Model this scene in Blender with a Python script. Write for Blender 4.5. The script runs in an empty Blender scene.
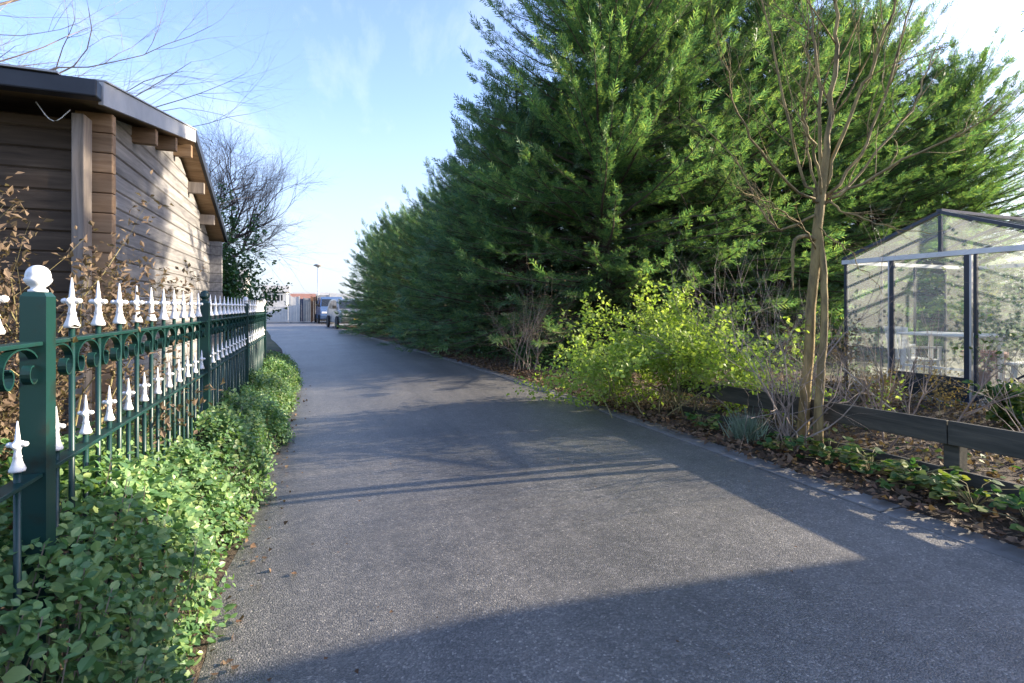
import bpy, math, random
import numpy as np
from mathutils import Vector
R = math.radians
SC = bpy.context.scene
COL = SC.collection
rng = np.random.default_rng(7)

# ------------------------------------------------------------------ camera, sky, sun, exposure
F_PX, HZ, EYE, YAW = 512.0, 307.0, 1.2, R(21.24)
cam_d = bpy.data.cameras.new('camera'); cam = bpy.data.objects.new('camera', cam_d); COL.objects.link(cam)
cam_d.sensor_width = 36; cam_d.lens = 36 * F_PX / 1024
cam_d.shift_y = (HZ - 341.5) / 1024
cam_d.clip_start = 0.05; cam_d.clip_end = 3000
cam.location = (0, 0, EYE); cam.rotation_euler = (R(90), 0, -YAW)
SC.camera = cam

SUN_EL, SUN_AZ = R(17.5), R(7.0)          # the sun stands over +X, a little towards -Y
sun_dir = Vector((math.cos(SUN_EL) * math.cos(SUN_AZ), -math.cos(SUN_EL) * math.sin(SUN_AZ), math.sin(SUN_EL)))
world = bpy.data.worlds.new('World'); SC.world = world; world.use_nodes = True
wn, wl = world.node_tree.nodes, world.node_tree.links
wn.clear()
sky = wn.new('ShaderNodeTexSky'); sky.sky_type = 'NISHITA'; sky.sun_disc = False
sky.sun_elevation = SUN_EL; sky.sun_rotation = R(90) + SUN_AZ
sky.altitude = 0; sky.air_density = 1.0; sky.dust_density = 1.0; sky.ozone_density = 1.6
tc = wn.new('ShaderNodeTexCoord'); sp = wn.new('ShaderNodeSeparateXYZ')
wl.new(tc.outputs['Generated'], sp.inputs[0])
ad = wn.new('ShaderNodeMath'); ad.operation = 'ADD'; ad.inputs[1].default_value = 0.12; wl.new(sp.outputs['Z'], ad.inputs[0])
dx = wn.new('ShaderNodeMath'); dx.operation = 'DIVIDE'; wl.new(sp.outputs['X'], dx.inputs[0]); wl.new(ad.outputs[0], dx.inputs[1])
dy = wn.new('ShaderNodeMath'); dy.operation = 'DIVIDE'; wl.new(sp.outputs['Y'], dy.inputs[0]); wl.new(ad.outputs[0], dy.inputs[1])
cb = wn.new('ShaderNodeCombineXYZ'); wl.new(dx.outputs[0], cb.inputs[0]); wl.new(dy.outputs[0], cb.inputs[1])
mp = wn.new('ShaderNodeMapping'); mp.inputs['Scale'].default_value = (1.0, 0.55, 1); mp.inputs['Location'].default_value = (4.3, 0.1, 0)
wl.new(cb.outputs[0], mp.inputs[0])
nz = wn.new('ShaderNodeTexNoise'); nz.inputs['Scale'].default_value = 0.9; nz.inputs['Detail'].default_value = 9; nz.inputs['Roughness'].default_value = 0.62
nz.inputs['Distortion'].default_value = 0.4
wl.new(mp.outputs[0], nz.inputs['Vector'])
cr = wn.new('ShaderNodeValToRGB'); cr.color_ramp.elements[0].position = 0.53; cr.color_ramp.elements[1].position = 0.8
cr.color_ramp.elements[1].color = (0.75, 0.75, 0.75, 1)
wl.new(nz.outputs['Fac'], cr.inputs[0])
mx = wn.new('ShaderNodeMix'); mx.data_type = 'RGBA'; mx.blend_type = 'MIX'
tn = wn.new('ShaderNodeMix'); tn.data_type = 'RGBA'; tn.blend_type = 'MULTIPLY'; tn.inputs['Factor'].default_value = 1; tn.inputs['B'].default_value = (0.78, 0.76, 0.92, 1)
wl.new(sky.outputs[0], tn.inputs['A'])
wl.new(cr.outputs[0], mx.inputs['Factor']); wl.new(tn.outputs['Result'], mx.inputs['A']); mx.inputs['B'].default_value = (2.6, 2.75, 3.0, 1)
hr = wn.new('ShaderNodeMapRange'); hr.inputs['From Min'].default_value = 0.0; hr.inputs['From Max'].default_value = 0.36; hr.inputs['To Min'].default_value = 0.85; hr.inputs['To Max'].default_value = 0.0
wl.new(sp.outputs['Z'], hr.inputs[0])
mh = wn.new('ShaderNodeMix'); mh.data_type = 'RGBA'; wl.new(hr.outputs[0], mh.inputs['Factor']); wl.new(mx.outputs['Result'], mh.inputs['A']); mh.inputs['B'].default_value = (1.3, 1.5, 1.8, 1)
bg = wn.new('ShaderNodeBackground'); bg.inputs['Strength'].default_value = 0.15
wl.new(mh.outputs['Result'], bg.inputs[0])
wo = wn.new('ShaderNodeOutputWorld'); wl.new(bg.outputs[0], wo.inputs[0])

sun_d = bpy.data.lights.new('sun', 'SUN'); sun_d.energy = 4.0; sun_d.angle = R(0.5); sun_d.color = (1.0, 0.87, 0.68)
sun = bpy.data.objects.new('sun', sun_d); COL.objects.link(sun)
sun.rotation_euler = (-sun_dir).to_track_quat('-Z', 'Y').to_euler()
vs = SC.view_settings; vs.view_transform = 'Standard'; vs.look = 'None'; vs.gamma = 1; vs.exposure = 1.98; vs.use_curve_mapping = False
SC.cycles.max_bounces = 8; SC.cycles.transparent_max_bounces = 16; SC.cycles.caustics_reflective = False; SC.cycles.caustics_refractive = False

# ------------------------------------------------------------------ helpers
def P(px, py, d):
    """world point seen at that pixel of the photograph's view, d metres deep (used to lay out limbs at their real distance)"""
    u = (px - 512) / F_PX; c, s = math.cos(YAW), math.sin(YAW)
    return np.array((d * (u * c + s), d * (c - u * s), EYE - (py - HZ) / F_PX * d))

def nrm(v):
    v = np.asarray(v, float); return v / np.maximum(np.linalg.norm(v, axis=-1, keepdims=True), 1e-9)

class MB:
    """collects vertices and polygons of one mesh"""
    def __init__(self): self.v = []; self.f = []; self.n = 0
    def add(self, verts, faces):
        verts = np.asarray(verts, np.float32).reshape(-1, 3)
        self.v.append(verts)
        if isinstance(faces, np.ndarray): self.f.append(faces.astype(np.int64) + self.n)
        else:
            byk = {}
            for f in faces: byk.setdefault(len(f), []).append(f)
            for k, L in byk.items(): self.f.append(np.asarray(L, np.int64) + self.n)
        self.n += len(verts); return self
    def box(self, c, s, rz=0.0):
        x, y, z = s[0] / 2, s[1] / 2, s[2] / 2
        v = np.array([(a, b, d) for d in (-z, z) for a, b in ((-x, -y), (x, -y), (x, y), (-x, y))])
        if rz:
            cc, ss = math.cos(rz), math.sin(rz); v = np.column_stack((v[:, 0] * cc - v[:, 1] * ss, v[:, 0] * ss + v[:, 1] * cc, v[:, 2]))
        return self.add(v + np.asarray(c, float), [(3, 2, 1, 0), (4, 5, 6, 7), (0, 1, 5, 4), (1, 2, 6, 5), (2, 3, 7, 6), (3, 0, 4, 7)])
    def bb(self, lo, hi):
        lo, hi = np.array(lo, float), np.array(hi, float); return self.box((lo + hi) / 2, hi - lo)
    def bar(self, a, b, w, h, up=(0, 0, 1)):
        a, b = np.asarray(a, float), np.asarray(b, float); t = nrm(b - a); s = nrm(np.cross(t, up)); n = np.cross(s, t)
        q = [s * i * w / 2 + n * j * h / 2 for i, j in ((-1, -1), (1, -1), (1, 1), (-1, 1))]
        return self.add(np.array([a + k for k in q] + [b + k for k in q]), [(3, 2, 1, 0), (4, 5, 6, 7), (0, 1, 5, 4), (1, 2, 6, 5), (2, 3, 7, 6), (3, 0, 4, 7)])
    def tube(self, path, rad, k=5):
        p = np.asarray(path, float); n = len(p); r = np.broadcast_to(np.asarray(rad, float), (n,))
        t = nrm(np.gradient(p, axis=0)); ref = np.array((0.31, 0.17, 0.93)) if abs(t[0] @ np.array((0.31, 0.17, 0.93))) < .9 else np.array((1., .1, 0))
        s = nrm(np.cross(t, ref)); b = np.cross(t, s); a = np.arange(k) * 2 * math.pi / k
        v = p[:, None] + r[:, None, None] * (np.cos(a)[None, :, None] * s[:, None] + np.sin(a)[None, :, None] * b[:, None])
        i, j = np.meshgrid(np.arange(n - 1), np.arange(k), indexing='ij'); j2 = (j + 1) % k
        q = np.stack((i * k + j, i * k + j2, (i + 1) * k + j2, (i + 1) * k + j), -1).reshape(-1, 4)
        self.add(v.reshape(-1, 3), q)
        if k >= 4: self.f.append((np.array([[k - 1 - x for x in range(k)], [(n - 1) * k + x for x in range(k)]])) + self.n - n * k)
        return self
    def lathe(self, prof, c=(0, 0, 0), k=12, lobes=0, amp=0):
        a = np.arange(k) * 2 * math.pi / k; m = 1 + (amp * np.cos(lobes * a) if lobes else 0 * a)
        v = np.array([(r * math.cos(x) * mm, r * math.sin(x) * mm, z) for r, z in prof for x, mm in zip(a, m)]); n = len(prof)
        f = [(i * k + j, i * k + (j + 1) % k, (i + 1) * k + (j + 1) % k, (i + 1) * k + j) for i in range(n - 1) for j in range(k)]
        self.add(v + np.asarray(c, float), f); self.f.append((np.array([[k - 1 - x for x in range(k)], [(n - 1) * k + x for x in range(k)]])) + self.n - n * k)
        return self
    def prism(self, poly, a, b, axis=0):
        """2-D outline poly extruded along an axis from a to b"""
        n = len(poly)
        def pt(u, w, t): return {0: (t, u, w), 1: (u, t, w), 2: (u, w, t)}[axis]
        v = [pt(u, w, a) for u, w in poly] + [pt(u, w, b) for u, w in poly]
        f = [(i, (i + 1) % n, n + (i + 1) % n, n + i) for i in range(n)]
        self.add(np.array(v, float), f)
        self.f.append(np.array([list(range(n))[::-1], list(range(n, 2 * n))]) + self.n - 2 * n); return self
    def scatter(self, pv, pf, pos, axis, normal, scale):
        """copies of a small leaf outline: local y along axis, local z along normal"""
        y = nrm(axis); x = nrm(np.cross(y, normal)); z = np.cross(x, y); sc = np.asarray(scale, float)
        if sc.ndim == 1: sc = np.repeat(sc[:, None], 3, 1)
        q = pv[None] * sc[:, None, :]
        v = pos[:, None] + q[..., 0:1] * x[:, None] + q[..., 1:2] * y[:, None] + q[..., 2:3] * z[:, None]
        N, k = len(pos), len(pv); base = self.n; off = (np.arange(N) * k)[:, None, None]
        for f in pf: self.f.append((np.asarray(f)[None] + off).reshape(-1, np.asarray(f).shape[1]) + base)
        self.v.append(v.reshape(-1, 3).astype(np.float32)); self.n += N * k; return self
    def mesh(self, name, mat, smooth=False):
        m = bpy.data.meshes.new(name); v = np.concatenate(self.v); m.vertices.add(len(v)); m.vertices.foreach_set('co', v.ravel())
        tot = np.concatenate([np.full(len(f), f.shape[1]) for f in self.f]); li = np.concatenate([f.ravel() for f in self.f])
        m.loops.add(len(li)); m.loops.foreach_set('vertex_index', li.astype(np.int32))
        m.polygons.add(len(tot)); m.polygons.foreach_set('loop_start', np.concatenate(([0], np.cumsum(tot)[:-1])).astype(np.int32))
        m.polygons.foreach_set('use_smooth', np.full(len(tot), bool(smooth)))
        m.update(calc_edges=True); m.materials.append(mat); return m
    def build(self, name, mat, parent=None, smooth=False, bevel=0):
        o = bpy.data.objects.new(name, self.mesh(name, mat, smooth)); COL.objects.link(o); o.parent = parent
        if bevel:
            b = o.modifiers.new('bevel', 'BEVEL'); b.width = bevel; b.segments = 2; b.limit_method = 'ANGLE'
        return o

def tag(o, label=None, cat=None, group=None, kind=None):
    if label: o['label'] = label
    if cat: o['category'] = cat
    if group: o['group'] = group
    if kind: o['kind'] = kind
    return o
def thing(name, label, cat, loc=(0, 0, 0), rz=0, group=None):
    o = bpy.data.objects.new(name, None); COL.objects.link(o); o.location = loc; o.rotation_euler = (0, 0, rz); o.empty_display_size = .1
    return tag(o, label, cat, group)
def put(mesh, name, parent=None, loc=(0, 0, 0), rot=(0, 0, 0), scale=(1, 1, 1)):
    o = bpy.data.objects.new(name, mesh); COL.objects.link(o); o.parent = parent; o.location = loc; o.rotation_euler = rot; o.scale = scale; return o

# ------------------------------------------------------------------ materials
def ramp(nt, stops):
    r = nt.nodes.new('ShaderNodeValToRGB'); e = r.color_ramp.elements
    while len(e) < len(stops): e.new(0.5)
    for k, (p, c) in enumerate(stops): e[k].position = p; e[k].color = (*c, 1)
    return r
def noise(nt, scale, detail=4, rough=.55, vec=None, dist=0):
    n = nt.nodes.new('ShaderNodeTexNoise'); n.inputs['Scale'].default_value = scale; n.inputs['Detail'].default_value = detail
    n.inputs['Roughness'].default_value = rough; n.inputs['Distortion'].default_value = dist
    if vec is not None: nt.links.new(vec, n.inputs['Vector'])
    return n
def base_mat(name):
    m = bpy.data.materials.new(name); m.use_nodes = True; nt = m.node_tree
    b = nt.nodes['Principled BSDF']; return m, nt, b
def coords(nt, scale=(1, 1, 1)):
    t = nt.nodes.new('ShaderNodeTexCoord'); mp = nt.nodes.new('ShaderNodeMapping'); mp.inputs['Scale'].default_value = scale
    nt.links.new(t.outputs['Object'], mp.inputs[0]); return mp.outputs[0]
def pmat(name, c1, c2, scale=8, rough=.6, bump=.15, bscale=60, stretch=(1, 1, 1), metal=0, lo=.35, hi=.65, bdist=.004, spec=.5):
    m, nt, b = base_mat(name); v = coords(nt, stretch)
    n = noise(nt, scale, 6, .6, v); r = ramp(nt, [(lo, c1), (hi, c2)]); nt.links.new(n.outputs['Fac'], r.inputs[0]); nt.links.new(r.outputs[0], b.inputs['Base Color'])
    b.inputs['Roughness'].default_value = rough; b.inputs['Metallic'].default_value = metal; b.inputs['Specular IOR Level'].default_value = spec
    if bump:
        n2 = noise(nt, bscale, 4, .6, v); bp = nt.nodes.new('ShaderNodeBump'); bp.inputs['Strength'].default_value = bump; bp.inputs['Distance'].default_value = bdist
        nt.links.new(n2.outputs['Fac'], bp.inputs['Height']); nt.links.new(bp.outputs[0], b.inputs['Normal'])
    return m
def leafmat(name, cols, trans=.35, rough=.5, spec=.4, tint=1.25):
    m, nt, b = base_mat(name); g = nt.nodes.new('ShaderNodeNewGeometry')
    r = ramp(nt, [(k / max(len(cols) - 1, 1), c) for k, c in enumerate(cols)])
    nt.links.new(g.outputs['Random Per Island'], r.inputs[0])
    n = noise(nt, 1.3, 3, .5, coords(nt)); hs = nt.nodes.new('ShaderNodeHueSaturation')
    mr = nt.nodes.new('ShaderNodeMapRange'); mr.inputs['From Min'].default_value = .3; mr.inputs['From Max'].default_value = .7; mr.inputs['To Min'].default_value = .75; mr.inputs['To Max'].default_value = 1.25
    nt.links.new(n.outputs['Fac'], mr.inputs[0]); nt.links.new(mr.outputs[0], hs.inputs['Value']); nt.links.new(r.outputs[0], hs.inputs['Color'])
    nt.links.new(hs.outputs[0], b.inputs['Base Color']); b.inputs['Roughness'].default_value = rough; b.inputs['Specular IOR Level'].default_value = spec
    if trans:
        t = nt.nodes.new('ShaderNodeBsdfTranslucent'); ml = nt.nodes.new('ShaderNodeMix'); ml.data_type = 'RGBA'; ml.blend_type = 'MULTIPLY'; ml.inputs['Factor'].default_value = 1
        ml.inputs['B'].default_value = (tint, tint * 1.1, tint * .55, 1); nt.links.new(hs.outputs[0], ml.inputs['A']); nt.links.new(ml.outputs['Result'], t.inputs[0])
        s = nt.nodes.new('ShaderNodeMixShader'); s.inputs[0].default_value = trans; nt.links.new(b.outputs[0], s.inputs[1]); nt.links.new(t.outputs[0], s.inputs[2])
        nt.links.new(s.outputs[0], nt.nodes['Material Output'].inputs[0])
    return m

def asphalt_mat():
    m, nt, b = base_mat('asphalt'); v = coords(nt)
    vo = nt.nodes.new('ShaderNodeTexVoronoi'); vo.inputs['Scale'].default_value = 150; nt.links.new(v, vo.inputs['Vector'])
    sx = nt.nodes.new('ShaderNodeSeparateColor'); nt.links.new(vo.outputs['Color'], sx.inputs[0])
    r = ramp(nt, [(0, (.085, .085, .087)), (.55, (.13, .129, .127)), (.85, (.175, .172, .166)), (.97, (.24, .232, .22)), (1, (.36, .345, .32))]); nt.links.new(sx.outputs[0], r.inputs[0])
    n = noise(nt, .8, 6, .65, v); r2 = ramp(nt, [(.3, (.66, .66, .68)), (.7, (1.15, 1.13, 1.09))]); nt.links.new(n.outputs['Fac'], r2.inputs[0])
    n4 = noise(nt, 14, 5, .7, v); r4 = ramp(nt, [(.35, (.8, .8, .8)), (.65, (1.1, 1.1, 1.1))]); nt.links.new(n4.outputs['Fac'], r4.inputs[0])
    ml = nt.nodes.new('ShaderNodeMix'); ml.data_type = 'RGBA'; ml.blend_type = 'MULTIPLY'; ml.inputs['Factor'].default_value = 1
    ml2 = nt.nodes.new('ShaderNodeMix'); ml2.data_type = 'RGBA'; ml2.blend_type = 'MULTIPLY'; ml2.inputs['Factor'].default_value = 1
    nt.links.new(r.outputs[0], ml.inputs['A']); nt.links.new(r2.outputs[0], ml.inputs['B'])
    nt.links.new(ml.outputs['Result'], ml2.inputs['A']); nt.links.new(r4.outputs[0], ml2.inputs['B'])
    n5 = noise(nt, 1.6, 5, .6, coords(nt, (1.3, .1, 1)), .4); r5 = ramp(nt, [(.34, (.88, .86, .83)), (.62, (1.24, 1.19, 1.12))]); nt.links.new(n5.outputs['Fac'], r5.inputs[0])
    n6 = noise(nt, .55, 3, .5, v, 1.2); r6 = ramp(nt, [(.3, (.72, .73, .75)), (.38, (1, 1, 1))]); nt.links.new(n6.outputs['Fac'], r6.inputs[0])
    last = ml2.outputs['Result']
    for rr in (r5, r6):
        m3 = nt.nodes.new('ShaderNodeMix'); m3.data_type = 'RGBA'; m3.blend_type = 'MULTIPLY'; m3.inputs['Factor'].default_value = 1; nt.links.new(last, m3.inputs['A']); nt.links.new(rr.outputs[0], m3.inputs['B']); last = m3.outputs['Result']
    nt.links.new(last, b.inputs['Base Color'])
    b.inputs['Roughness'].default_value = .44; b.inputs['Specular IOR Level'].default_value = .6
    bp = nt.nodes.new('ShaderNodeBump'); bp.inputs['Strength'].default_value = .4; bp.inputs['Distance'].default_value = .006; bp.invert = True
    nt.links.new(vo.outputs['Distance'], bp.inputs['Height'])
    nt.links.new(bp.outputs[0], b.inputs['Normal']); return m

def wood_mat(name, c1, c2, c3, sx, grain=(1, 1, 1), rough=.75):
    """boards: grain streaks along one axis, knots and a tone that changes from board to board (Random Per Island)"""
    m, nt, b = base_mat(name); v = coords(nt, grain)
    n = noise(nt, sx, 8, .65, v, .6); r = ramp(nt, [(.3, c1), (.52, c2), (.72, c3)]); nt.links.new(n.outputs['Fac'], r.inputs[0])
    g = nt.nodes.new('ShaderNodeNewGeometry'); mr = nt.nodes.new('ShaderNodeMapRange'); mr.inputs['To Min'].default_value = .78; mr.inputs['To Max'].default_value = 1.2
    nt.links.new(g.outputs['Random Per Island'], mr.inputs[0]); hs = nt.nodes.new('ShaderNodeHueSaturation'); nt.links.new(mr.outputs[0], hs.inputs['Value'])
    nt.links.new(r.outputs[0], hs.inputs['Color']); nt.links.new(hs.outputs[0], b.inputs['Base Color']); b.inputs['Roughness'].default_value = rough; b.inputs['Specular IOR Level'].default_value = .3
    bp = nt.nodes.new('ShaderNodeBump'); bp.inputs['Strength'].default_value = .35; bp.inputs['Distance'].default_value = .004
    nt.links.new(n.outputs['Fac'], bp.inputs['Height']); nt.links.new(bp.outputs[0], b.inputs['Normal']); return m

def glass_mat(name='greenhouse_glass', film=.14, blur=.06):
    m, nt, b = base_mat(name); out = nt.nodes['Material Output']
    tr = nt.nodes.new('ShaderNodeBsdfTransparent'); tr.inputs[0].default_value = (.98, .99, .985, 1)
    rf = nt.nodes.new('ShaderNodeBsdfRefraction'); rf.inputs['IOR'].default_value = 1.03; rf.inputs['Roughness'].default_value = .42; rf.inputs['Color'].default_value = (.94, .96, .95, 1)
    b.inputs['Base Color'].default_value = (.6, .62, .6, 1); b.inputs['Roughness'].default_value = .1; b.inputs['Specular IOR Level'].default_value = .7
    n = noise(nt, .9, 3, .5, coords(nt), .3); mr = nt.nodes.new('ShaderNodeMapRange'); mr.inputs['From Min'].default_value = .32; mr.inputs['From Max'].default_value = .7; mr.inputs['To Min'].default_value = .0; mr.inputs['To Max'].default_value = blur
    nt.links.new(n.outputs['Fac'], mr.inputs[0])
    s = nt.nodes.new('ShaderNodeMixShader'); nt.links.new(mr.outputs[0], s.inputs[0]); nt.links.new(tr.outputs[0], s.inputs[1]); nt.links.new(rf.outputs[0], s.inputs[2])
    tl = nt.nodes.new('ShaderNodeBsdfTranslucent'); tl.inputs[0].default_value = (.9, .92, .9, 1); fm = nt.nodes.new('ShaderNodeMixShader'); fm.inputs[0].default_value = .4; nt.links.new(b.outputs[0], fm.inputs[1]); nt.links.new(tl.outputs[0], fm.inputs[2])
    s2 = nt.nodes.new('ShaderNodeMixShader'); s2.inputs[0].default_value = film; nt.links.new(s.outputs[0], s2.inputs[1]); nt.links.new(fm.outputs[0], s2.inputs[2])
    nt.links.new(s2.outputs[0], out.inputs[0]); return m

M = {}
M['asphalt'] = asphalt_mat()
M['kerb'] = pmat('kerb_concrete', (.11, .106, .098), (.19, .182, .168), 5, .85, .5, 120, bdist=.004)
M['soil'] = pmat('soil', (.035, .024, .016), (.1, .07, .045), 5, .95, .9, 40, bdist=.03)
M['ground'] = pmat('ground', (.05, .06, .025), (.11, .1, .05), .7, .95, .6, 30, bdist=.02)
M['paving'] = pmat('yard_paving', (.2, .19, .18), (.28, .27, .26), 1.5, .85, .3, 60)
M['green'] = pmat('green_paint', (.012, .022, .016), (.006, .037, .032), 16, .4, .25, 60, bdist=.001, lo=.3, hi=.45)
M['white'] = pmat('white_paint', (.42, .39, .33), (.8, .8, .79), 32, .45, .3, 60, bdist=.001, lo=.27, hi=.42)
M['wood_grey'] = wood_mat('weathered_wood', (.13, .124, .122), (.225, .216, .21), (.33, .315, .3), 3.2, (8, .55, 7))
M['wood_shade'] = wood_mat('shaded_brown_boards', (.05, .034, .023), (.09, .062, .042), (.14, .1, .068), 3.2, (.55, 8, 7))  # brown, darker copy of the shed wood: the wall's shade is in the colour
M['wood_post'] = wood_mat('grey_post_wood', (.14, .12, .1), (.25, .21, .175), (.33, .28, .24), 3, (8, 8, .6))
M['wood_warm'] = wood_mat('warm_pine', (.2, .12, .065), (.31, .2, .115), (.4, .275, .17), 3, (.8, 7, 7))
M['zinc'] = pmat('grey_metal_trim', (.32, .32, .32), (.42, .42, .42), 3, .5, .05, 30)
M['dark_trim'] = pmat('dark_metal_trim', (.01, .012, .018), (.022, .024, .032), 4, .42, .05, 30)
M['roofing'] = pmat('roof_felt', (.03, .03, .032), (.06, .06, .062), 10, .9, .6, 90)
M['plank'] = wood_mat('dark_stained_plank', (.035, .034, .027), (.075, .07, .055), (.13, .115, .085), 3, (8, .6, 7), .7)
M['bark'] = pmat('mossy_bark', (.085, .062, .03), (.34, .245, .095), 13, .85, 1, 60, (1, 1, .3), bdist=.012, lo=.32, hi=.6)
M['twig'] = pmat('grey_twig', (.2, .15, .115), (.36, .29, .235), 6, .8, .2, 60)
M['twig_yellow'] = pmat('yellow_green_twig', (.17, .15, .06), (.33, .27, .12), 6, .75, .2, 60)
M['twig_dark'] = pmat('dark_twig', (.06, .042, .036), (.13, .09, .075), 6, .85, .2, 60)
M['bark_dark'] = pmat('conifer_bark', (.06, .04, .028), (.12, .085, .06), 9, .9, .6, 40)
M['conifer'] = leafmat('cypress_foliage', [(.06, .128, .072), (.09, .178, .08), (.14, .23, .09), (.25, .31, .11)], .42, .45, .4, 1.5)
M['conifer_blue'] = leafmat('bluish_cypress_foliage', [(.055, .125, .085), (.085, .175, .1), (.13, .22, .1), (.22, .28, .11)], .3, .45, .4, 1.5)
M['cover'] = leafmat('cover_leaf', [(.075, .16, .065), (.105, .21, .08), (.145, .255, .095), (.19, .3, .11), (.27, .34, .12)], .3, .42, .45, 1.3)
M['lime'] = leafmat('lime_leaf', [(.22, .32, .055), (.31, .41, .07), (.39, .47, .1), (.46, .51, .14)], .45, .45, .4, 1.3)
M['drybrown'] = leafmat('dry_leaf', [(.11, .075, .052), (.17, .12, .082), (.24, .175, .12), (.14, .095, .065)], .3, .7, .2, 1.1)
M['drytan'] = leafmat('tan_leaf', [(.28, .17, .07), (.4, .26, .1), (.34, .25, .1)], .35, .7, .2, 1.1)
M['litter'] = leafmat('fallen_leaf', [(.07, .045, .03), (.12, .075, .045), (.19, .12, .07), (.14, .075, .045), (.26, .19, .12)], .15, .75, .2, 1.0)
M['ivy'] = leafmat('ivy_leaf', [(.035, .09, .03), (.06, .135, .04), (.1, .19, .05)], .25, .35, .5, 1.3)
M['bed_leaf'] = leafmat('bed_leaf', [(.03, .085, .03), (.06, .14, .035), (.13, .2, .04), (.24, .25, .06), (.1, .16, .06)], .3, .62, .25, 1.2)
M['silver'] = leafmat('silver_leaf', [(.14, .2, .14), (.2, .27, .19), (.27, .33, .24)], .2, .6, .3, 1.0)
M['straw'] = leafmat('straw', [(.2, .14, .085), (.3, .23, .15), (.14, .09, .055), (.24, .15, .09)], .2, .8, .2, 1.0)
M['glass'] = glass_mat()
M['glass_clear'] = glass_mat('clear_glass', .035, .0)
M['alu'] = pmat('aluminium', (.5, .51, .52), (.6, .6, .6), 5, .4, .05, 30, metal=.6)
M['navy'] = pmat('dark_blue_frame', (.012, .02, .034), (.022, .032, .05), 5, .35, .05, 30)
M['black_plastic'] = pmat('black_plastic', (.018, .024, .026), (.03, .038, .04), 5, .4, .05, 30)
M['plastic_white'] = pmat('white_plastic', (.72, .72, .7), (.8, .8, .78), 6, .4, .05, 30)
M['terracotta'] = pmat('terracotta', (.28, .1, .05), (.4, .17, .09), 8, .8, .2, 60)
M['bamboo'] = pmat('pale_cane', (.5, .4, .28), (.65, .55, .4), 8, .6, .1, 40)

# ------------------------------------------------------------------ road, kerb, ground
XR = np.array([[-60, 3.27], [5.5, 3.27], [8, 3.2], [11.8, 3.0], [18, 2.42], [25.7, 1.72], [34, 1.25], [41.0, 1.6], [47, 2.2]])
XL = np.array([[-60, -.36], [2, -.36], [7, -.3], [11, -.42], [16, -.85], [20.5, -1.37], [28, -2.1], [36, -2.9], [42, -3.7], [47, -4.2]])
def xr(y): return np.interp(y, XR[:, 0], XR[:, 1])
def xl(y): return np.interp(y, XL[:, 0], XL[:, 1])
g = MB(); N = 40; ys = np.concatenate((np.linspace(-900, -40, 8), np.linspace(-30, 60, 46), np.linspace(80, 1500, 12))); xs = np.concatenate((np.linspace(-900, -30, 8), np.linspace(-20, 30, 26), np.linspace(45, 900, 8)))
gx, gy = np.meshgrid(xs, ys); v = np.stack((gx, gy, np.full_like(gx, -.012)), -1).reshape(-1, 3); nx = len(xs)
g.add(v, np.array([(j * nx + i, j * nx + i + 1, (j + 1) * nx + i + 1, (j + 1) * nx + i) for j in range(len(ys) - 1) for i in range(nx - 1)]))
tag(g.build('ground', M['ground']), kind='structure')
ys = np.concatenate((np.linspace(-14, 12, 53), np.linspace(13, 46, 34)))
g = MB(); v = []
for y in ys:
    a, b = xl(y) + .02 * math.sin(y * 7.1) + .012 * math.sin(y * 17.3), xr(y) - .2
    v += [(a + (b - a) * t, y, .004 + .02 * (1 - (2 * t - 1) ** 2)) for t in np.linspace(0, 1, 7)]
g.add(np.array(v), np.array([(j * 7 + i, j * 7 + i + 1, (j + 1) * 7 + i + 1, (j + 1) * 7 + i) for j in range(len(ys) - 1) for i in range(6)]))
tag(g.build('road', M['asphalt'], smooth=True), kind='structure')
# soil of both beds, slightly uneven
def bed(name, f0, f1, y0, y1, step, nx, h, mat, seed):
    r = np.random.default_rng(seed); ys = np.arange(y0, y1, step); g = MB(); v = []
    for y in ys:
        a, b = f0(y), f1(y)
        for k in range(nx):
            t = k / (nx - 1); x = a + (b - a) * t
            v.append((x, y, h * min(1, t * 6, (1 - t) * 9 + .2) * (.6 + .25 * math.sin(x * 3.1 + y * 1.7) + .25 * math.sin(x * 7 - y * 4.3) + r.normal(0, .12))))
    g.add(np.array(v), np.array([(j * nx + i, j * nx + i + 1, (j + 1) * nx + i + 1, (j + 1) * nx + i) for j in range(len(ys) - 1) for i in range(nx - 1)]))
    return tag(g.build(name, mat, smooth=True), kind='structure')
bed('soil_bed', lambda y: xr(y) - .03, lambda y: xr(y) + 5.2, -6, 34, .22, 26, .07, M['soil'], 3)
bed('soil_verge', lambda y: xl(y) + .05, lambda y: xl(y) - 2.6, -6, 16, .22, 16, .05, M['soil'], 4)
kb = MB(); y = -8.0
rk = np.random.default_rng(11)
while y < 40:
    L = 1.0; xm = float(xr(y + .5)) - .1; yaw = math.atan2(float(xr(y)) - float(xr(y + 1)), 1.0); dz = rk.normal(0, .002)
    kb.box((xm, y + .5, -.042 + dz), (.2, L - .008, .11), yaw); y += L
tag(kb.build('kerb', M['kerb'], bevel=.006), kind='structure')
yp = MB(); yp.bb((-9, 36.5, -.01), (6, 60, -.0075)); tag(yp.build('yard_pavement', M['paving']), kind='structure')

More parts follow.
